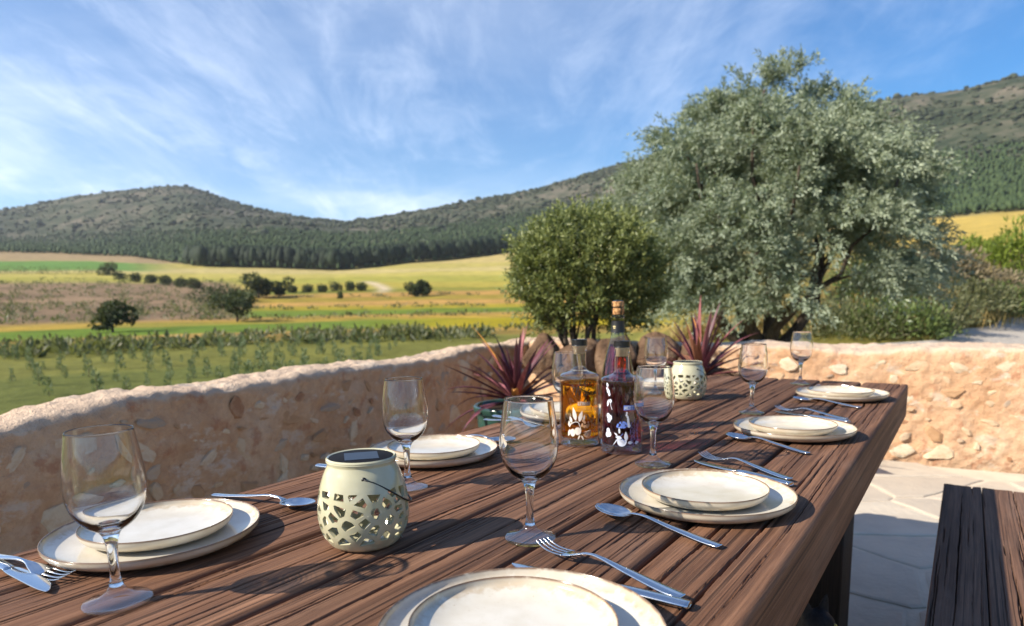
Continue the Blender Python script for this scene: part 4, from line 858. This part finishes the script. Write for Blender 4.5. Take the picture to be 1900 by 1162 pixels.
def limb(b, p0, p1, r0, r1, g, k=7, wob=.08):
    p0 = np.array(p0, float); p1 = np.array(p1, float); L_ = np.linalg.norm(p1-p0); t = np.linspace(0, 1, k)[:, None]
    path = p0+(p1-p0)*t+np.cumsum(g.normal(0, wob*L_/k, (k, 3)), 0)*np.sin(np.pi*t*.5); v, f, c = tube(path, np.linspace(r0, r1, k), 7); b.add(v, f, c); return path

# the big silver leaved tree
def silver_tree():
    g = np.random.default_rng(31); base = np.array([4.05, 10.8]); z0 = terr(*base); root = empty('silver_leaved_tree', (*base, z0)); root.scale = (.735,)*3
    b = MB(); ends = []
    for k_ in range(6):
        a = k_*1.05+g.uniform(-.3, .3); p = limb(b, (g.normal(0, .1), g.normal(0, .1), -.1), (1.1*math.cos(a), 1.0*math.sin(a), 1.5+g.uniform(-.2, .5)), .17, .10, g, 8, .22)
        for q in range(4):
            a2 = a+g.uniform(-.7, .7); rr = g.uniform(1.8, 2.8); limb(b, p[int(g.integers(4, 8))], (rr*math.cos(a2), rr*math.sin(a2), g.uniform(2.0, 5.0)), .07, .02, g, 7, .25)
    link('trunk', b.mesh('trunk', BARK), root)
    # boughs: lobes set over an uneven dome, each a bundle of drooping sprays, with shade between the lobes
    lobes = []
    for ring, (el, k_, rr) in enumerate([(R(-12), 9, .95), (R(14), 10, 1.0), (R(38), 8, 1.0), (R(62), 5, 1.0), (R(86), 2, .98)]):
        for q in range(k_):
            a = q*6.283/k_+ring*.5+g.uniform(-.2, .2); e = el+g.uniform(-.14, .14); f_ = rr*g.uniform(.86, 1.06)
            lobes.append((np.array([2.55*math.cos(e)*math.cos(a)*f_, 2.4*math.cos(e)*math.sin(a)*f_, 2.95+2.15*math.sin(e)*f_]), g.uniform(.62, 1.0)))
    for q in range(10): a = g.uniform(2.4, 4.7); lobes.append((np.array([g.uniform(1.5, 2.5)*math.cos(a), g.uniform(1.5, 2.5)*math.sin(a), g.uniform(1.2, 2.1)]), g.uniform(.55, .8)))
    lobes += [(np.array([x, y, z]), r_) for x, y, z, r_ in ((2.5, -.7, 1.75, .6), (1.9, -1.5, 1.6, .55), (2.95, -.3, 2.1, .6), (1.2, -2.0, 1.7, .6), (2.9, .6, 1.7, .55))]
    for q in range(10): a = g.uniform(0, 6.28); lobes.append((np.array([1.3*math.cos(a), 1.3*math.sin(a), g.uniform(2.2, 4.4)]), .8))
    lobes += [(np.array([x, y, z]), .42) for x, y, z in ((-.4, 0, 5.75), (.15, -.3, 5.9), (-1.4, .2, 5.3), (1.25, 0, 5.4), (.75, .3, 5.55), (-2.2, -.4, 4.5), (2.6, -.5, 3.9), (3.1, -.3, 2.6))]
    P = []; D = []; LV = []
    for lc, lr in lobes:
        tone0 = g.normal(0, .05)
        for s in range(int(22*(lr/.8)**2)):
            o_ = unit(g, 1)[0]; o_[2] = abs(o_[2])*1.1-.25; c = lc+o_*lr*g.uniform(.55, .95)*np.array([1, 1, .85]); out = o_*.9+(lc-np.array([0, 0, 2.4]))/3.0*.6+np.array([0, 0, .45]); out /= np.linalg.norm(out); tone = tone0+g.normal(0, .08)
            for w_ in range(7):
                d = out+unit(g, 1)[0]*.65; d /= np.linalg.norm(d); st = c+unit(g, 1)[0]*.14; L_ = g.uniform(.35, .75); k_ = 30
                t = np.sort(g.random(k_))[:, None]; path = st+d*L_*t+np.array([0, 0, -1.0])*(L_*.42)*t**2
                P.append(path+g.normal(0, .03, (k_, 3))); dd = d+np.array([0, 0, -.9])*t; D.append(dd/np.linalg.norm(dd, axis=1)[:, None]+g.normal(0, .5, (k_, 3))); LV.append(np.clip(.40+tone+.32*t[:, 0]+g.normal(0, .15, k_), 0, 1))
    P = np.vstack(P); D = np.vstack(D); LV = np.hstack(LV)
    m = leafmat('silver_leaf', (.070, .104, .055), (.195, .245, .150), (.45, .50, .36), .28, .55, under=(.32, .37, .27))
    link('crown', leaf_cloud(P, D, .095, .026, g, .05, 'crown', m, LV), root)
    tag(root, 'large silvery green tree with drooping foliage behind the end wall', 'tree')
silver_tree()

def olive_bush():
    g = np.random.default_rng(77); root = empty('olive_tree', (.50, 5.15, .555)); root.scale = (.95,)*3; b = MB()
    for k_ in range(5):
        a = k_*1.26; p = limb(b, (g.normal(0, .015), g.normal(0, .015), -.12), (.17*math.cos(a), .17*math.sin(a), .42), .030, .014, g, 7, .3)
        for q in range(5): a2 = a+g.uniform(-.7, .7); rr = g.uniform(.25, .5); limb(b, p[int(g.integers(3, 7))], (rr*math.cos(a2), rr*math.sin(a2), g.uniform(.5, .95)), .010, .003, g, 6, .25)
    link('trunk', b.mesh('trunk', BARK), root)
    P = []; D = []; LV = []; n = 1500; u = unit(g, n*2); u = u[u[:, 2] > -.88][:n]; lob = 1+.20*fbm(u[:, 0]*2.4, u[:, 1]*2.4+3, u[:, 2]*2.4, 3)
    rr = np.where(g.random(n) < .65, g.uniform(.82, .98, n), g.uniform(.3, .8, n)); cen = u*np.array([.58, .50, .46])*(rr*lob)[:, None]+[.08, 0, .72]
    for c, q in zip(cen, u):
        d = q*.8+np.array([0, 0, .75])+g.normal(0, .3, 3); d /= np.linalg.norm(d); k_ = 26; t = np.linspace(0, 1, k_)[:, None]; L_ = g.uniform(.10, .21)
        P.append(c+d*L_*t+g.normal(0, .006, (k_, 3))); D.append(d*.8+unit(g, k_)*.9); LV.append(np.clip(.25+.55*t[:, 0]+g.normal(0, .16, k_), 0, 1))
    m = leafmat('olive_leaf', (.042, .060, .020), (.125, .155, .050), (.33, .36, .13), .3, .42)
    link('crown', leaf_cloud(np.vstack(P), np.vstack(D), .040, .0135, g, 0, 'crown', m, np.hstack(LV)), root)
    tag(root, 'small dense olive tree growing behind the boulders at the wall corner', 'tree')
olive_bush()

# red cordylines
def cordyline(loc, label, seed, nleaf, Lm, zrot, pot):
    g = np.random.default_rng(seed); root = empty('cordyline', loc, zrot); mats = []
    for nm, c in (('purple', (.065, .020, .028)), ('plum', (.105, .032, .042)), ('rose', (.20, .068, .070)), ('bronze', (.16, .065, .035)), ('orange', (.48, .22, .05))):
        nm = 'cordyline_'+nm; m = bpy.data.materials.get(nm)
        if m is None: a = NM(nm); P = a.obj(); cc = a.mix(a.rng(a.noise(a.mapping(P, (9, 9, 2)), 6, 4), .3, .7), c, tuple(min(1, x*1.7) for x in c)); m = a.done(a.pbr(cc, .5, .35))
        mats.append(m)
    b = MB(); limb(b, (0, 0, -.06), (0, 0, .03), .03, .022, g, 4, .02); link('stem', b.mesh('stem', BARK), root)
    for i in range(nleaf):
        az = i*2.39996+g.uniform(-.3, .3); t = (i+.5)/nleaf; el = R(86)-t*R(98)+g.normal(0, .06); L_ = Lm*g.uniform(.72, 1.08)*(1-.25*max(0, t-.7)); w = g.uniform(.012, .018); K = 9; V = []; bend = g.uniform(.03, .38)
        for k_ in range(K):
            s = k_/(K-1); e = el-bend*s**2*(.3+t); r = L_*s*math.cos(e); z = L_*s*math.sin(e); ww = w*(min(1, .55+s*2.2) if s < .3 else (1-((s-.3)/.7)**2.2))+.0004
            c = np.array([r*math.cos(az), r*math.sin(az), z]); side = np.array([-math.sin(az), math.cos(az), 0]); nr = np.array([-math.sin(e)*math.cos(az), -math.sin(e)*math.sin(az), math.cos(e)])
            V += [c-side*ww+nr*ww*.45, c-nr*ww*.1, c+side*ww+nr*ww*.45]
        m = mats[int(g.choice(5, p=[.30, .32, .2, .14, .04]))]; link('leaf', mesh('leaf', V, gridfaces(K, 3), m), root)
    tag(root, label, 'plant')
cordyline((0.02, 3.30, .585), 'purple spiky cordyline in a pot beyond the left table edge', 3, 46, .40, .3, True)
cordyline((1.13, 4.02, .605), 'reddish spiky cordyline before the end wall, right of the far lantern', 9, 50, .46, 1.0, False)
def pot():
    r = empty('plant_pot', (0.02, 3.30, 0)); a = NM('green_pot_glaze'); P = a.obj(); mt = a.done(a.pbr(a.mix(a.rng(a.noise(P, 8, 4), .3, .7), (.018, .045, .034), (.035, .08, .06)), .18, .5, coat=.3))
    v, f = lathe(smoothprof([(.001, .0), (.12, .0), (.13, .01), (.165, .20), (.19, .45), (.195, .53), (.210, .545), (.212, .57), (.198, .575), (.185, .56), (.18, .50)], 5), 48); link('body', mesh('body', v, f, mt), r)
    v, f = lathe([(.184, .545), (.09, .555), (.001, .56)], 32); link('soil', mesh('soil', v, f, simple('soil', (.045, .03, .02), .95, .1)), r); tag(r, 'green glazed plant pot holding the purple cordyline', 'plant pot')
pot()

# raised bed in the corner with its boulders
def bed():
    poly = [(-.02, 5.30), (.30, 4.55), (.85, 3.86), (1.40, 3.78), (1.75, 4.15), (1.72, 4.62), (.3, 5.45)]; n = len(poly); r = empty('raised_bed', (.8, 4.5, 0)); c = np.array([.8, 4.5]); P = np.array(poly)-c
    v = [(x, y, 0) for x, y in P]+[(x*.97, y*.97, .55) for x, y in P]+[(x*.80, y*.80, .57) for x, y in P]
    f = [[i, (i+1) % n, n+(i+1) % n, n+i] for i in range(n)]+[[n+i, n+(i+1) % n, 2*n+(i+1) % n, 2*n+i] for i in range(n)]; link('kerb', mesh('kerb', v, f, MORTAR, False), r)
    g = np.random.default_rng(2); gx, gy = np.meshgrid(np.linspace(-1, 1, 50), np.linspace(-1, 1, 50), indexing='ij'); V = []
    k_ = gx*.62*1.0; V = np.stack([gx*.66+.02, gy*.60+.05-gx*.28, .585+.03*fbm(gx*4, gy*4, 0, 4)], 2).reshape(-1, 3); a = NM('bed_soil'); P_ = a.obj(); m = a.done(a.pbr(a.ramp(a.noise(P_, 30, 5), [(.3, (.06, .035, .022)), (.7, (.20, .12, .07))]), .95, .1, normal=a.bump(a.noise(P_, 60, 4), .8, .02)))
    link('soil', mesh('soil', V, gridfaces(50, 50), m), r); tag(r, 'low raised planting bed in the corner of the walls', 'planter')
bed()
def boulders():
    a = NM('boulder_mat'); P = a.obj(); n1 = a.noise(P, 5, 6, .6); n2 = a.noise(P, 24, 5, .65); c = a.ramp(n1, [(.3, (.08, .046, .027)), (.5, (.15, .09, .053)), (.7, (.29, .195, .125))]); m = a.done(a.pbr(c, .9, .2, normal=a.bump(a.math('ADD', n1, n2), .7, .05)))
    lab = ['brown boulder at the wall corner, nearest the left cordyline', 'brown boulder below the olive trunk', 'rounded brown boulder behind the corked wine bottle', 'brown boulder left of the back wine glass', 'low brown boulder behind the back wine glass', 'small boulder at the foot of the right cordyline']
    for i, (x, y, z, sx, sy, sz, rz) in enumerate([(.24, 4.95, .68, .16, .17, .17, .3), (.50, 4.72, .66, .18, .15, .16, -.5), (.72, 4.62, .69, .15, .15, .185, .9), (.99, 4.62, .67, .19, .15, .18, .1), (1.22, 4.55, .66, .14, .13, .16, .5), (.92, 4.20, .60, .09, .09, .07, .2)]):
        bm = bmesh.new(); bmesh.ops.create_icosphere(bm, subdivisions=4, radius=1); Q = np.array([v.co[:] for v in bm.verts]); g = np.random.default_rng(40+i)
        for _ in range(13): d = unit(g, 1)[0]; t = Q@d-g.uniform(.66, .9); Q -= np.outer(np.maximum(t, 0)*.97, d)
        Q *= (1+.13*fbm(Q[:, 0]*1.4+i*5, Q[:, 1]*1.4, Q[:, 2]*1.4, 3)+.05*fbm(Q[:, 0]*6+i*5, Q[:, 1]*6, Q[:, 2]*6, 3))[:, None]
        for v, p in zip(bm.verts, Q): v.co = (p[0]*sx, p[1]*sy, p[2]*sz)
        me = bpy.data.meshes.new('boulder'); bm.to_mesh(me); bm.free(); me.polygons.foreach_set('use_smooth', np.ones(len(me.polygons), bool)); me.materials.append(m)
        tag(link('boulder', me, None, (x, y, z), (0, 0, rz)), lab[i], 'boulder', 'boulders in the corner')
boulders()

# shrubs on the bank to the right
def shrub(name, az, r, w, h, n, mat, label, ls, seed, cat='shrub', upright=.5):
    g = np.random.default_rng(seed); x, y = polar(az, r); root = empty(name, (x, y, terr(x, y)-.05)); u = unit(g, n); u[:, 2] = np.abs(u[:, 2]); lob = 1+.35*fbm(u[:, 0]*2.2+seed, u[:, 1]*2.2, u[:, 2]*2.2, 3)
    rr = g.uniform(.35, 1, n)**.55; P = u*np.array([w/2, w/2, h])*(rr*lob)[:, None]; b = MB()
    for _ in range(9): q = P[int(g.integers(n))]*.8; limb(b, (q[0]*.1, q[1]*.1, 0), q, .02*h, .006*h, g, 5, .2)
    link('stems', b.mesh('stems', BARK), root)
    link('foliage', leaf_cloud(P, u*.7+[0, 0, upright]+g.normal(0, .5, (n, 3)), ls, ls*.32, g, 0, 'foliage', mat, np.clip(.2+.55*rr*lob+g.normal(0, .15, n), 0, 1)), root)
    tag(root, label, cat); return root
GREEN = leafmat('green_leaf', (.035, .060, .016), (.085, .130, .035), (.17, .22, .07), .3); OLIVE = leafmat('dull_leaf', (.045, .058, .024), (.11, .125, .055), (.21, .21, .11), .3)
DRY = leafmat('dry_twig', (.075, .060, .036), (.155, .125, .075), (.27, .215, .13), .2); GOLD = leafmat('gold_grass', (.20, .14, .05), (.40, .29, .10), (.58, .44, .19), .35); FIG = leafmat('fig_leaf', (.05, .085, .012), (.14, .20, .025), (.28, .34, .06), .4)
bank = [('green_shrub', 28.2, 20.5, 2.6, 1.9, 2600, GREEN, 'leafy green shrub on the bank right of the big tree trunk', .16, .5), ('green_shrub', 24.6, 19.0, 2.4, .9, 1600, OLIVE, 'low dull green shrub below the big tree', .14, .5),
        ('green_shrub', 27.0, 18.0, 2.6, .75, 1800, OLIVE, 'low spreading shrub just behind the wall top', .13, .5), ('green_shrub', 29.6, 18.3, 2.5, .95, 2000, GREEN, 'rounded dark green shrub beside the gravel track', .13, .5), ('green_shrub', 31.2, 19.0, 1.8, .8, 1400, OLIVE, 'grey green shrub at the tip of the gravel track', .12, .5),
        ('dry_shrub', 31.5, 25.5, 3.6, .95, 2400, DRY, 'large brown dry shrub high on the bank', .20, .6), ('dry_shrub', 34.6, 30.0, 4.2, .95, 2400, DRY, 'wide brown dry shrub at the right edge of the bank', .22, .6), ('dry_shrub', 28.9, 22.5, 2.2, .9, 1300, DRY, 'thin dry shrub under the right side of the big tree', .17, .7),
        ('green_shrub', 33.2, 24.8, 3.0, 1.1, 2200, OLIVE, 'mid green shrub in the middle of the bank', .15, .5), ('green_shrub', 35.4, 29.0, 3.2, 1.2, 2200, GREEN, 'green shrub above the far end of the gravel track', .17, .5), ('green_shrub', 36.9, 34.0, 3.0, 1.4, 1800, GREEN, 'green shrub cut by the right picture edge', .18, .5), ('green_shrub', 32.4, 21.2, 2.0, .9, 1600, OLIVE, 'olive coloured shrub in the dip of the bank', .13, .5),
        ('fig_bush', 36.7, 40.0, 3.6, 2.4, 2400, FIG, 'bright yellow green bush before the pale field at far right', .30, .3), ('fig_bush', 34.2, 42.0, 2.6, 1.3, 1300, FIG, 'small bright green bush beside the pale field', .28, .3)]
for i, (nm, az, r, w, h, n, m, lab, ls, up_) in enumerate(bank): shrub(nm, az, r, w, h, n, m, lab, ls, 200+i, 'shrub', up_)
def tall_grass():
    g = np.random.default_rng(55); P = []; D = []; LV = []
    for az, r, sa, sr, n, hh in [(23.5, 20.5, 1.2, 1.6, 2600, .8), (26, 22, 1.5, 2, 2200, .8), (30.5, 21.5, 1.6, 1.6, 2200, .7), (33, 27, 2, 2.5, 2400, .9), (35.5, 32, 1.5, 2.5, 2000, 1.0), (20, 19, 1.5, 1.5, 900, .7), (14, 18, 3, 2, 1500, .6)]:
        for _ in range(n):
            x, y = polar(az+g.normal(0, sa*.6), max(17.6, r+g.normal(0, sr*.6))); P.append((x, y, terr(x, y))); D.append((g.normal(0, .25), g.normal(0, .25), 1)); LV.append(g.random())
    me = leaf_cloud(np.array(P), np.array(D), .62, .035, g, 0, 'dry_grass', GOLD, np.array(LV)); tag(link('dry_grass', me), 'tall golden dry grass on the bank', 'grass', kind='stuff')
tall_grass()

# trees and bushes in the valley
TREE = leafmat('field_tree_leaf', (.018, .030, .011), (.040, .060, .020), (.085, .11, .04), .12, .7)
def field_tree(name, az, e, hpx, wide, label, seed, trunk=True, n=1100, tight=False):
    g = np.random.default_rng(seed); r = r_at(az, e); x, y = polar(az, r); h = hpx/1250*r/math.cos(R(az)); root = empty(name, (x, y, terr(x, y)-.1)); w = h*wide; b = MB(); zc = .56 if trunk else .42
    limb(b, (0, 0, -.2), (0, 0, h*.45), h*.05, h*.03, g, 5, .1)
    for k_ in range(4): a = k_*1.6+seed; limb(b, (0, 0, h*.3), (w*.3*math.cos(a), w*.3*math.sin(a), h*(.6+.08*k_)), h*.025, h*.01, g, 5, .15)
    link('trunk', b.mesh('trunk', BARK), root); u = unit(g, n); lob = 1+.4*fbm(u[:, 0]*1.8+seed, u[:, 1]*1.8, u[:, 2]*1.8, 3); rr = g.uniform(.2, 1, n)**.5
    P = u*np.array([w/2, w/2, h*(1-zc)*.98])*(rr*lob)[:, None]+[0, 0, h*zc]; sub_ = g.normal(0, .22 if tight else .42, (6, 3)); P = u*(rr*lob)[:, None]*.62+sub_[g.integers(6, size=n)]; P = P*np.array([w/2, w/2, h*(1-zc)*.98])+[0, 0, h*zc]; P[:, 2] = np.maximum(P[:, 2], h*(.22 if trunk else .02)); link('crown', leaf_cloud(P, u+g.normal(0, .6, (n, 3)), h*.14, h*.085, g, 0, 'crown', TREE, np.clip(.1+.6*rr*lob*(.6+.4*u[:, 2])+g.normal(0, .12, n), 0, 1)), root)
    tag(root, label, 'tree')
ft = [('field_tree', -30.3, 2.38, 16, 1.6, 'dark round bush left of the row of small trees', False), ('field_tree', -30.4, -1.67, 42, .95, 'lone dark tree standing in the field at left', True), ('field_tree', -21.9, -1.17, 42, 1.5, 'dark tree in front of the clump in the valley', True),
      ('field_tree', -22.4, .34, 32, 2.4, 'broad dark tree at the left of the valley clump', False), ('field_tree', -20.2, .55, 38, 1.3, 'tall dark tree at the right of the valley clump', True), ('field_tree', -18.7, .70, 26, 1.0, 'smaller dark tree at the right end of the valley clump', True), ('field_tree', -7.9, .53, 32, .75, 'left stem of the twin tree alone in the yellow field', True), ('field_tree', -7.3, .56, 30, .8, 'right stem of the twin tree alone in the yellow field', True), ('field_tree', -13.95, .5, 12, 1.0, 'tiny bush below the right hand row of small trees', False)]
for i, (nm, az, e, hp, wd, lab, tr) in enumerate(ft): field_tree(nm, az, e, hp, wd, lab, 300+i, tr)
for i, (az, e) in enumerate([(-29.6, 2.08), (-28.7, 1.92), (-27.7, 1.84), (-26.7, 1.68), (-25.7, 1.55), (-24.7, 1.39)]):
    field_tree('orchard_tree', az, e, [13, 14, 15, 16, 17, 18][i], 1.5, '%s from the left in the left row of small round trees' % ['first', 'second', 'third', 'fourth', 'fifth', 'last'][i], 320+i, False, 800, True)
for i, (az, e) in enumerate([(-17.65, .98), (-16.5, .97), (-15.4, 1.0), (-14.3, 1.07), (-13.15, 1.05), (-12.15, 1.08)]):
    field_tree('orchard_tree', az, e, 17, 1.4, '%s from the left in the right row of small round trees' % ['first', 'second', 'third', 'fourth', 'fifth', 'last'][i], 340+i, False, 800, True)
# blue green saplings in the near field
SAP = leafmat('sapling_leaf', (.095, .145, .075), (.15, .205, .105), (.22, .28, .15), .25, .6)
def saplings():
    g = np.random.default_rng(91); ms = []
    for q in range(5):
        n = 110; t = g.random(n); a = g.uniform(0, 6.28, n); rr = .20*(1-t*.7)*g.random(n)**.5; P = np.c_[rr*np.cos(a), rr*np.sin(a), t*1.0]; D = np.c_[np.cos(a)*.6, np.sin(a)*.6, np.full(n, .9)]
        ms.append(leaf_cloud(P, D, .20, .055, g, 0, 'foliage', SAP))
    b = MB(); limb(b, (0, 0, -.1), (0, 0, .8), .02, .008, g, 5, .03); sm_ = b.mesh('stem', BARK); k_ = 0
    for row, e in enumerate([-5.9, -5.3, -4.75, -4.25, -3.85, -3.5, -3.2]):
        for az in np.arange(-37, -13+row*.8, 1.15+.02*row):
            if g.random() < .36: continue
            a = az+g.uniform(-.7, .7); r = r_at(a, e)*(1+g.normal(0, .03)) if e > -5.8 else 30*(1+g.normal(0, .03)); x, y = polar(a, r); o = empty('sapling', (x, y, terr(x, y)), g.uniform(0, 6)); s = g.uniform(.35, .85); o.scale = (s*1.25, s*1.25, s*g.uniform(.9, 1.3)); link('foliage', ms[k_ % 5], o); link('stem', sm_, o); k_ += 1
            tag(o, 'blue green sapling among many in the near field beyond the left wall', 'sapling', 'saplings in the near field')
saplings()
# scrub that nobody could count: bands of weeds and dots on the mound
def scrub():
    g = np.random.default_rng(61); P = []; D = []; LV = []
    def patch(az, e, k_, w, h, tone):
        r = r_at(az, e); x, y = polar(az, r); z = terr(x, y); q = unit(g, k_); q[:, 2] = abs(q[:, 2]); P.append(q*[w/2, w/2, h]*g.random((k_, 1))**.4+[x, y, z]); D.append(q+[0, 0, .4]); LV.append(np.clip(tone+g.normal(0, .2, k_), 0, 1))
    for _ in range(420): patch(g.uniform(-38, -21), g.uniform(-1.0, 2.1), 16, g.uniform(1.2, 3.2), g.uniform(.5, 1.2), .45)
    for _ in range(150): patch(g.uniform(-38, -2), g.normal(-2.9, .16), 22, g.uniform(.8, 2.0), g.uniform(.4, .9), .55)
    for _ in range(90): patch(g.uniform(-38, -30.5), 2.45+g.normal(0, .04), 18, 4.5, 3.2, .3)
    for _ in range(150): patch(g.uniform(-24, 3), g.choice([-1.05, -.30, .62, -2.35])+g.normal(0, .05), 14, g.uniform(1.0, 2.4), g.uniform(.3, .7), .6)
    me = leaf_cloud(np.vstack(P), np.vstack(D), .55, .22, g, 0, 'scrub', OLIVE, np.hstack(LV)); tag(link('scrub', me), 'low scrub and weeds scattered over mound and field edges', 'scrub', kind='stuff')
scrub()

# ------------------------------------------------------------------ cat under the table
def cat():
    x, y, _ = T(1.76, .312, 0); root = empty('cat', (x, y, 0), R(-70)); bm = bmesh.new()
    def ell(c, r, rot=None):
        m = Matrix.Translation(c) @ (rot.to_4x4() if rot is not None else Matrix()) @ Matrix.Diagonal((*r, 1)); bmesh.ops.create_icosphere(bm, subdivisions=3, radius=1, matrix=m)
    def chain(pts, rs):
        for (a, ra), (b, rb) in zip(zip(pts[:-1], rs[:-1]), zip(pts[1:], rs[1:])):
            for t in np.linspace(0, 1, 6): c = Vector(a).lerp(Vector(b), t); r_ = ra+(rb-ra)*t; ell(c, (r_,)*3)
    # sitting, looking along +x: haunches, chest, neck, head, forelegs, tail
    ell((-.10, 0, .095), (.105, .078, .095)); chain([(-.07, 0, .12), (.0, 0, .165), (.035, 0, .20)], [.080, .066, .050]); chain([(.03, 0, .20), (.05, 0, .245)], [.047, .040])
    ell((.066, 0, .268), (.046, .043, .040)); ell((.105, 0, .257), (.019, .020, .016)); ell((.100, 0, .248), (.016, .015, .010))
    for s in (-1, 1):
        chain([(.02, s*.034, .17), (.045, s*.033, .09), (.05, s*.032, .018)], [.030, .019, .015]); ell((.064, s*.032, .012), (.024, .015, .012)); ell((-.06, s*.07, .06), (.065, .030, .058)); ell((.0, s*.066, .014), (.045, .017, .014))
        bmesh.ops.create_cone(bm, segments=14, radius1=.0205, radius2=.0025, depth=.058, cap_ends=True, matrix=Matrix.Translation((.058, s*.0300, .322)) @ Matrix.Rotation(s*R(-14), 4, 'X') @ Matrix.Diagonal((.55, 1, 1, 1)))
    chain([(-.18, 0, .04), (-.20, .08, .022), (-.12, .15, .018), (-.0, .14, .016)], [.022, .018, .017, .012])
    me = bpy.data.meshes.new('body'); bm.to_mesh(me); bm.free(); a = NM('dark_fur'); P = a.obj(); n_ = a.noise(P, 90, 4, .7); me.materials.append(a.done(a.pbr(a.ramp(n_, [(.3, (.010, .010, .011)), (.7, (.028, .027, .028))]), .65, .3, normal=a.bump(n_, .6, .004)))); me.polygons.foreach_set('use_smooth', np.ones(len(me.polygons), bool))
    o = link('body', me, root); rm = o.modifiers.new('skin', 'REMESH'); rm.mode = 'VOXEL'; rm.voxel_size = .0055; rm.use_smooth_shade = True; s_ = o.modifiers.new('smooth', 'SMOOTH'); s_.factor = .5; s_.iterations = 4
    em = simple('cat_eye', (.42, .40, .06), .1)
    for s in (-1, 1): v, f = lathe(smoothprof([(.0001, .0085), (.006, .006), (.0085, 0), (.006, -.006), (.0001, -.0085)], 4), 16); link('eye', mesh('eye', v, f, em), root, (.101, s*.0185, .276))
    tag(root, 'dark cat sitting in the shade under the table, ears showing', 'cat')
cat()

# ------------------------------------------------------------------ thin air haze over the valley
def haze():
    m = bpy.data.materials.new('haze_mat'); m.use_nodes = True; nt = m.node_tree; nt.nodes.clear(); o = nt.nodes.new('ShaderNodeOutputMaterial'); v = nt.nodes.new('ShaderNodeVolumePrincipled')
    v.inputs['Color'].default_value = (.86, .92, 1.0, 1); v.inputs['Density'].default_value = .00011; v.inputs['Anisotropy'].default_value = .2; nt.links.new(v.outputs[0], o.inputs['Volume'])
    me = MB().box(-3300, 3300, -3300, 3300, -6, 400).mesh('haze', m, False); tag(link('haze', me), kind='stuff')
haze()

# sunlight passing through the glasses onto table, plates and lanterns
for o in bpy.data.objects:
    if o.type == 'MESH' and o.parent is not None and o.parent.name.split('.')[0] == 'wine_glass' and o.name.split('.')[0] in ('bowl', 'stem'): o.cycles.is_caustics_caster = True
    if o.type == 'MESH' and o.name.split('.')[0] in ('plank', 'dinner_plate', 'side_plate', 'body'): o.cycles.is_caustics_receiver = True
